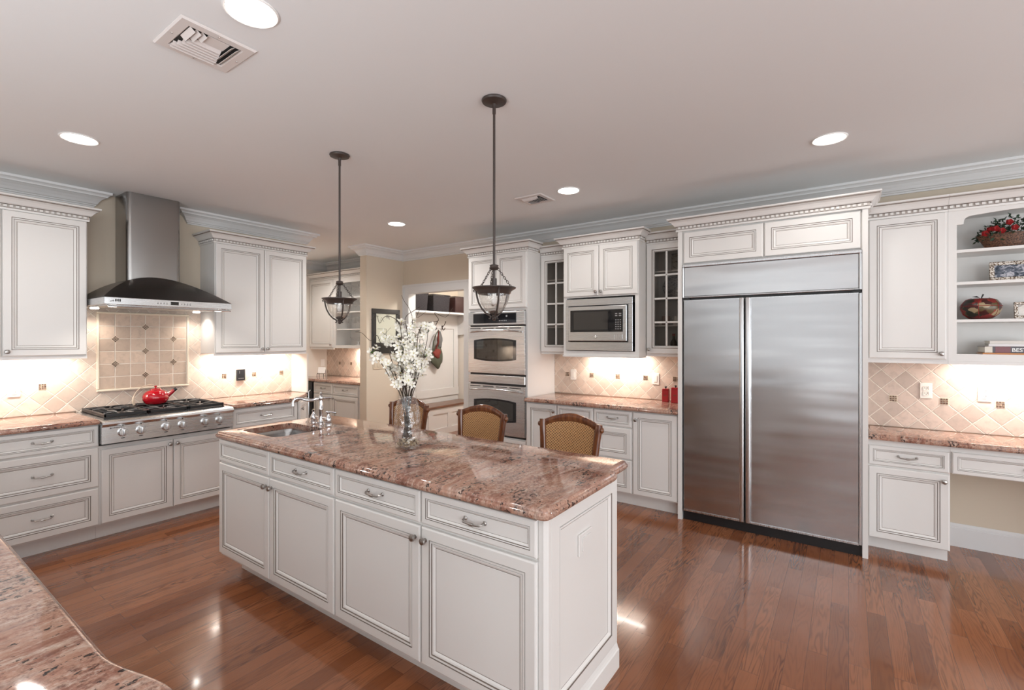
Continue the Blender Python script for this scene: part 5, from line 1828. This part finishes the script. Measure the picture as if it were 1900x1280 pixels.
# books lying in a small stack
def text(s, par, loc, size, mat, rot=(R(90), 0, 0), name='lettering'):
    cu = bpy.data.curves.new(name, 'FONT'); cu.body = s; cu.size = size; cu.extrude = 0.0003; cu.offset = 0.0004
    
    tmp = bpy.data.objects.new(name, cu); C.objects.link(tmp)
    bpy.context.view_layer.update()
    me = bpy.data.meshes.new_from_object(tmp.evaluated_get(bpy.context.evaluated_depsgraph_get()))
    bpy.data.objects.remove(tmp); bpy.data.curves.remove(cu)
    me.materials.clear(); me.materials.append(mat)
    o = bpy.data.objects.new(name, me); C.objects.link(o); o.parent = par; o.location = loc; o.rotation_euler = rot
    return o
PAGES = plain('book_pages', (0.72, 0.68, 0.60), 0.7)
bz = 1.4225
for lab, cover_, w, d, h, off, rz in (
        ('thin book with a narrow orange spine at the bottom of the shelf stack', plain('orange_cover', (0.55, 0.22, 0.06), 0.35), 0.20, 0.20, 0.012, (0.0, 0.0), 0.0),
        ('thick dark book with white spine lettering lying on the shelf', plain('navy_cover', (0.035, 0.02, 0.03), 0.3), 0.27, 0.20, 0.042, (0.002, -0.01), 0.03),
        ('white book lying directly on the thick dark book', plain('white_cover', (0.75, 0.75, 0.76), 0.35), 0.26, 0.20, 0.017, (0.004, -0.03), -0.05),
        ('pale book at the top of the stack on the bottom open shelf', plain('pale_cover', (0.66, 0.64, 0.60), 0.4), 0.25, 0.19, 0.020, (0.006, -0.035), -0.02)):
    t = thing('book', lab, 'book', (4.50 + off[0], -0.745 + off[1], bz), RE + rz)
    bm = B()
    box(bm, 0, w, 0.004, d, 0, 0.0022); box(bm, 0, w, 0.004, d, h - 0.0022, h); box(bm, 0, w, 0, 0.0038, 0, h, 0, 0.001)
    ob('cover', bm, cover_, t)
    bm = B(); box(bm, 0.004, w - 0.004, 0.0045, d - 0.005, 0.0024, h - 0.0024); ob('pages', bm, PAGES, t)
    if h > 0.03:
        bm = B(); box(bm, 0.052, 0.125, -0.0008, -0.0001, 0.001, h - 0.001); ob('spine_band', bm, plain('maroon_band', (0.14, 0.012, 0.02), 0.3), t)
        bm = B(); box(bm, 0.0, 0.038, -0.0008, -0.0001, 0.001, h - 0.001); ob('spine_tip', bm, PAGES, t)
        text('BEST BAR', t, (0.130, -0.0012, 0.008), 0.034, WHITEP)
    bz += h + 0.0006

# ------------------------------------------------------------------ things in the glass cabinets
CHINA = plain('china', (0.55, 0.53, 0.50), 0.2)
def lathe_thing(name, label, cat, prof, loc, mat, part='body', M=None, group=None, seg=24):
    t = thing(name, label, cat, loc, RE, group)
    bm = B(); lathe(bm, prof, (0, 0, 0), seg, M); ob(part, bm, mat, t, True)
    return t
t = lathe_thing('serving_platter', 'round patterned platter standing upright behind cabinet glass', 'platter', [(0, 0), (0.06, 0.0), (0.085, 0.006), (0.115, 0.014), (0.116, 0.017), (0.085, 0.010), (0, 0.004)], (4.70, 1.375, 1.916 + 0.1165), photo_mat('platter_glaze', [(0.4, (0.10, 0.08, 0.07)), (0.5, (0.40, 0.37, 0.33)), (0.6, (0.08, 0.07, 0.07))], 28), 'plate', Matrix.Rotation(R(82), 3, 'X'), seg=40)
t = thing('oil_bottle', 'small dark bottle with red cap on the lowest glass cabinet shelf', 'bottle', (4.62, 1.365, 1.4055), RE)
bm = B(); lathe(bm, [(0, 0), (0.028, 0), (0.030, 0.01), (0.030, 0.085), (0.022, 0.105), (0.011, 0.120), (0.011, 0.150), (0, 0.150)], seg=20); ob('body', bm, plain('dark_bottle', (0.05, 0.03, 0.02), 0.1), t, True)
bm = B(); lathe(bm, [(0, 0.1505), (0.013, 0.1505), (0.013, 0.172), (0, 0.172)], seg=16); ob('cap', bm, REDTIN, t, True)
for lab, y, h in (('squat pottery jar with brown glaze beside the small bottle', 1.318, 0.10), ('tall brown pottery jar behind cabinet glass by the bottle', 1.252, 0.13)):
    lathe_thing('pottery_jar', lab, 'jar', [(0, 0), (0.022, 0), (0.030, 0.03), (0.026, h - 0.02), (0.018, h), (0.015, h), (0, h - 0.01)], (4.68, y, 1.4055), plain('brown_glaze', (0.10, 0.06, 0.04), 0.2))
for lab, y in (('pinkish mug on the second lowest shelf behind cabinet glass', 1.44), ('white mug on the second lowest shelf behind cabinet glass', 1.325)):
    t = lathe_thing('mug', lab, 'mug', [(0, 0), (0.036, 0), (0.038, 0.006), (0.038, 0.085), (0.035, 0.085), (0.035, 0.006), (0, 0.005)], (4.62, y, 1.6605), plain('mug_glaze', (0.42, 0.30, 0.26) if 'pink' in lab else (0.62, 0.60, 0.57), 0.25))
    bm = B(); tube(bm, [(0.037, 0, 0.07), (0.060, 0, 0.066), (0.064, 0, 0.042), (0.055, 0, 0.022), (0.037, 0, 0.018)], 0.005, 8); ob('handle', bm, CHINA, t, True)
t = thing('gift_tin', 'patterned box on the top shelf behind glass beside the refrigerator', 'box', (4.66, 1.335, 2.1705), RE)
bm = B(); box(bm, -0.05, 0.05, -0.04, 0.05, 0, 0.15, 0, 0.004); ob('body', bm, photo_mat('tin_print', [(0.4, (0.12, 0.11, 0.09)), (0.5, (0.35, 0.33, 0.28)), (0.65, (0.16, 0.14, 0.11))], 20), t)
bm = B(); box(bm, -0.052, 0.052, -0.042, 0.052, 0.1505, 0.17, 0, 0.004); ob('lid', bm, plain('tin_lid', (0.20, 0.18, 0.15), 0.35), t)
lathe_thing('glass_dome', 'pale glass dome on the lowest shelf next to the oven tower', 'dome', [(0, 0), (0.06, 0), (0.062, 0.006), (0.058, 0.05), (0.042, 0.085), (0.018, 0.10), (0.006, 0.104), (0.010, 0.115), (0, 0.12)], (4.64, 2.50, 1.4055), CHINA)
lathe_thing('cocoa_bowl', 'brown bowl on an upper shelf of the cabinet next to the oven tower', 'bowl', [(0, 0), (0.03, 0), (0.05, 0.02), (0.065, 0.055), (0.06, 0.055), (0.045, 0.022), (0, 0.008)], (4.64, 2.50, 2.1705), plain('cocoa_glaze', (0.16, 0.08, 0.05), 0.25))

# ------------------------------------------------------------------ stemware and nook bits
def goblet(label, group, loc, k, first={}):
    key = k
    if key not in first:
        t = thing('wine_glass', label, 'glass', loc, 0, group)
        h = k
        bm = B(); lathe(bm, [(0, 0.0), (0.030, 0.0), (0.031, 0.002), (0.006, 0.005)], seg=16); ob('foot', bm, GLASS, t, True)
        bm = B(); lathe(bm, [(0.006, 0.0052), (0.0035, 0.012), (0.0035, h * 0.42), (0.007, h * 0.46)], seg=10); ob('stem', bm, GLASS, t, True)
        bm = B(); lathe(bm, [(0.007, h * 0.46 + 0.0003), (0.024, h * 0.54), (0.033, h * 0.70), (0.030, h), (0.0285, h), (0.031, h * 0.70), (0.022, h * 0.56), (0, h * 0.49)], seg=18); ob('bowl', bm, GLASS, t, True)
        first[key] = t
        return t
    src = first[key]
    o = src.copy(); C.objects.link(o); o.location = loc; o['label'] = label; o['group'] = group
    for ch in src.children:
        c = ch.copy(); C.objects.link(c); c.parent = o
    return o
for z, k, nm in ((NZ[2], 0.19, 'top'), (NZ[1], 0.17, 'middle'), (NZ[0], 0.185, 'lower')):
    for i in range(8):
        goblet('stemmed clear glass in the row on the %s shelf of the nook cabinet' % nm, 'glasses on the %s nook shelf' % nm, (4.60 + 0.085 * (i % 2), 5.90 + 0.075 * i, z + 0.0005), k)
t = thing('pedestal_bowl', 'glass bowl on a foot on the lowest nook shelf', 'bowl', (4.62, 6.12, 1.4305))
bm = B(); lathe(bm, [(0, 0), (0.045, 0), (0.046, 0.004), (0.010, 0.012), (0.009, 0.05), (0.03, 0.062)], seg=20); ob('foot', bm, WHITEP, t, True)
bm = B(); lathe(bm, [(0.03, 0.0625), (0.085, 0.085), (0.12, 0.125), (0.117, 0.125), (0.08, 0.088), (0, 0.07)], seg=28); ob('bowl', bm, GLASS, t, True)
t = thing('card_stand', 'white card on a small iron stand on the nook counter', 'card stand', (4.45, 6.83, ZC + 0.0005), R(-60))
bm = B(); vs = box(bm, -0.06, 0.06, 0, 0.006, 0.06, 0.155, 0, 0.002); tx(bm, bm.verts[:], Matrix.Rotation(R(-12), 4, 'X')); ob('card', bm, WHITEP, t)
bm = B()
for s in (-0.055, 0.055): tube(bm, [(s, -0.02, 0), (s, -0.018, 0.05), (s, 0.02, 0.062), (s, 0.04, 0.12), (s, 0.06, 0)], 0.004, 6)
tube(bm, [(-0.055, -0.018, 0.05), (0.055, -0.018, 0.05)], 0.004, 6); ob('stand', bm, IRON, t, True)
bm = B(); lathe(bm, [(0, 0), (0.014, 0.001), (0, 0.002)], (0, 0.012, 0.11), 12, Matrix.Rotation(R(90), 3, 'X')); 

bm.free()

# ------------------------------------------------------------------ framed board on the pier
t = thing('framed_board', 'black-framed pale sketch board hanging on the olive pier', 'picture', (4.447, YN - 0.0005, 1.325))
w, h, fw = 0.485, 0.615, 0.065
bm = B()
for a, b, c, d in ((-w / 2, w / 2, 0, 0.15), (-w / 2, w / 2, h - fw, h), (-w / 2, -w / 2 + fw, 0.15, h - fw), (w / 2 - fw, w / 2, 0.15, h - fw)):
    box(bm, a, b, -0.025, 0, c, d, 0, 0.003)
ob('frame', bm, BLACKM, t)
bm = B(); box(bm, -w / 2 + fw, w / 2 - fw, -0.012, -0.001, 0.15, h - fw); brd = ob('board', bm, plain('board_sheet', (0.56, 0.57, 0.47), 0.3), t)
bm = B()
for pts in ([(-0.15, 0.34), (0.0, 0.34)], [(0.0, 0.34), (0.0, 0.17)], [(-0.14, 0.17), (0.08, 0.36)], [(-0.11, 0.44), (-0.08, 0.50), (-0.04, 0.44)], [(0.0, 0.52), (0.005, 0.54), (0.02, 0.54), (0.025, 0.50), (0.03, 0.54), (0.05, 0.54), (0.055, 0.47)]):
    tube(bm, [(x, -0.0125, z) for x, z in pts], 0.0022, 5)
ob('sketch_line', bm, BLACKM, brd)
text('n', brd, (-0.155, -0.0127, 0.50), 0.045, BLACKM)
text('m', brd, (0.0, -0.0127, 0.49), 0.07, BLACKM)

# ------------------------------------------------------------------ mudroom
t = thing('locker_bench', 'white panelled mudroom locker with a dark wooden bench seat', 'bench', (4.9, 5.719, 0))
LW = 1.53
bm = B(); box(bm, 0, LW, -0.018, 0, 0.0, 1.93)
for z0, z1 in ((0.55, 0.68), (1.70, 1.93)): box(bm, 0, LW, -0.034, -0.0185, z0, z1)
for x in (0.0, 0.50, 1.40): box(bm, x, x + 0.10, -0.034, -0.0185, 0.68, 1.70)
ob('back_panel', bm, TRIM, t)
bm = B(); box(bm, 0, LW, -0.36, -0.001, 1.935, 1.965, 0, 0.003); ob('shelf', bm, TRIM, t)
bm = B(); box(bm, 0, LW, -0.41, -0.035, 0.425, 0.46, 0, 0.006, 2); ob('seat', bm, BENCHW, t)
bm = B(); box(bm, 0, LW, -0.38, -0.035, 0.0, 0.4245)
box(bm, 0, LW, -0.392, -0.3805, 0, 0.10); box(bm, 0, LW, -0.392, -0.3805, 0.33, 0.4245)
for x in (0, 0.42, 0.86, 1.40): box(bm, x, x + 0.10, -0.392, -0.3805, 0.10, 0.33)
ob('bench_front', bm, TRIM, t)
bm = B()
pr = [(-0.035, 1.93), (-0.36, 1.93), (-0.35, 1.80), (-0.32, 1.72), (-0.25, 1.64), (-0.15, 1.60), (-0.035, 1.59)]
lo = [bm.verts.new((LW - 0.03, y, z)) for y, z in pr]; hi = [bm.verts.new((LW, y, z)) for y, z in pr]
bm.faces.new(lo); bm.faces.new(hi)
for k in range(len(pr)): bm.faces.new((lo[k], lo[(k + 1) % len(pr)], hi[(k + 1) % len(pr)], hi[k]))
ob('side_bracket', bm, TRIM, t)
hooks = []
for lab, x in (('black double coat hook on the locker rail above the hanging bag', 5.80), ('bare black coat hook nearest the mudroom wall on the locker rail', 6.00)):
    th = thing('coat_hook', lab, 'hook', (x, 5.684, 1.72))
    bm = B(); box(bm, -0.014, 0.014, -0.008, -0.0005, -0.035, 0.035, 0, 0.004); ob('back_plate', bm, IRON, th)
    bm = B(); tube(bm, [(0, -0.006, 0.01), (0, -0.04, 0.03), (0.01, -0.065, 0.075), (0.012, -0.07, 0.105)], [0.007, 0.006, 0.006, 0.009], 8)
    tube(bm, [(0, -0.006, -0.015), (0, -0.035, -0.045), (0, -0.06, -0.03), (0, -0.065, -0.005)], [0.007, 0.006, 0.006, 0.009], 8); ob('hook_arm', bm, IRON, th, True)
DKW = NT('dark_wicker')
v_ = DKW.map(DKW.coord(), (60, 60, 130))
DKW.P(Base_Color=DKW.ramp(DKW.noise(v_, 1.0, 2), [(0.4, (0.006, 0.005, 0.006)), (0.62, (0.022, 0.016, 0.021))]), Roughness=0.8)
DKW.bump(DKW.noise(v_, 1.0, 2), 0.8, 0.006)
for lab, x, col in (('dark wicker basket at the doorway end of the locker shelf', 4.97, DKW.m), ('middle dark wicker basket on the locker shelf', 5.47, DKW.m), ('reddish-brown basket at the wall end of the locker shelf', 5.99, plain('red_brown_weave', (0.028, 0.007, 0.006), 0.5))):
    t = thing('storage_basket', lab, 'basket', (x + 0.2, 5.53, 1.9655))
    bm = B(); vs = box(bm, -0.195, 0.195, -0.155, 0.155, 0, 0.26, 0, 0.012, 2)
    for v in bm.verts:
        s = 0.93 + 0.07 * v.co.z / 0.26
        v.co.x *= s; v.co.y *= s
    ob('body', bm, col, t, 40)
    bm = B()
    for a, b, c, d in ((-0.2, 0.2, -0.16, -0.145), (-0.2, 0.2, 0.145, 0.16), (-0.2, -0.185, -0.145, 0.145), (0.185, 0.2, -0.145, 0.145)): box(bm, a, b, c, d, 0.2605, 0.275, 0, 0.003)
    ob('rim', bm, col, t)
t = thing('hanging_bag', 'green and red bag hanging from a hook on the white locker', 'bag', (5.80, 5.62, 1.06))
FAB = paint('bag_green', (0.075, 0.08, 0.055), 0.9); FABR = paint('bag_red', (0.17, 0.025, 0.018), 0.85); FABG = paint('bag_grey', (0.12, 0.12, 0.12), 0.9)
def lump(bm, c, r, seed, amp=0.15):
    rr = random.Random(seed)
    vs = newverts(bm, lambda: bmesh.ops.create_icosphere(bm, subdivisions=3, radius=1))
    ph = [rr.uniform(0, 6) for _ in range(6)]
    for v in vs:
        d = v.co.copy()
        k = 1 + amp * (math.sin(3 * d.x + ph[0]) * math.sin(4 * d.z + ph[1]) + 0.5 * math.sin(7 * d.x + 5 * d.z + ph[2]))
        v.co = Vector((d.x * r[0] * k + c[0], d.y * r[1] * k + c[1], d.z * r[2] * k + c[2]))
bm = B(); lump(bm, (0.0, 0, 0.17), (0.14, 0.045, 0.18), 1); ob('body', bm, FAB, t, 'all')
bm = B(); lump(bm, (-0.03, -0.035, 0.22), (0.085, 0.03, 0.085), 2); ob('pocket', bm, FABR, t, 'all')
bm = B(); lump(bm, (0.055, -0.02, 0.44), (0.055, 0.03, 0.14), 3); ob('hood', bm, FABG, t, 'all')
bm = B(); tube(bm, [(-0.05, -0.03, 0.30), (-0.01, -0.045, 0.40), (0.0, -0.04, 0.52), (0.04, -0.005, 0.60)], [0.03, 0.028, 0.024, 0.02], 8, flat=0.4); ob('strap', bm, FABR, t, True)
bm = B(); tube(bm, [(-0.10, 0.0, 0.24), (-0.08, -0.01, 0.42), (-0.02, -0.01, 0.55), (0.04, -0.005, 0.61)], [0.022, 0.02, 0.018, 0.016], 8, flat=0.5); ob('strap', bm, FAB, t, True)
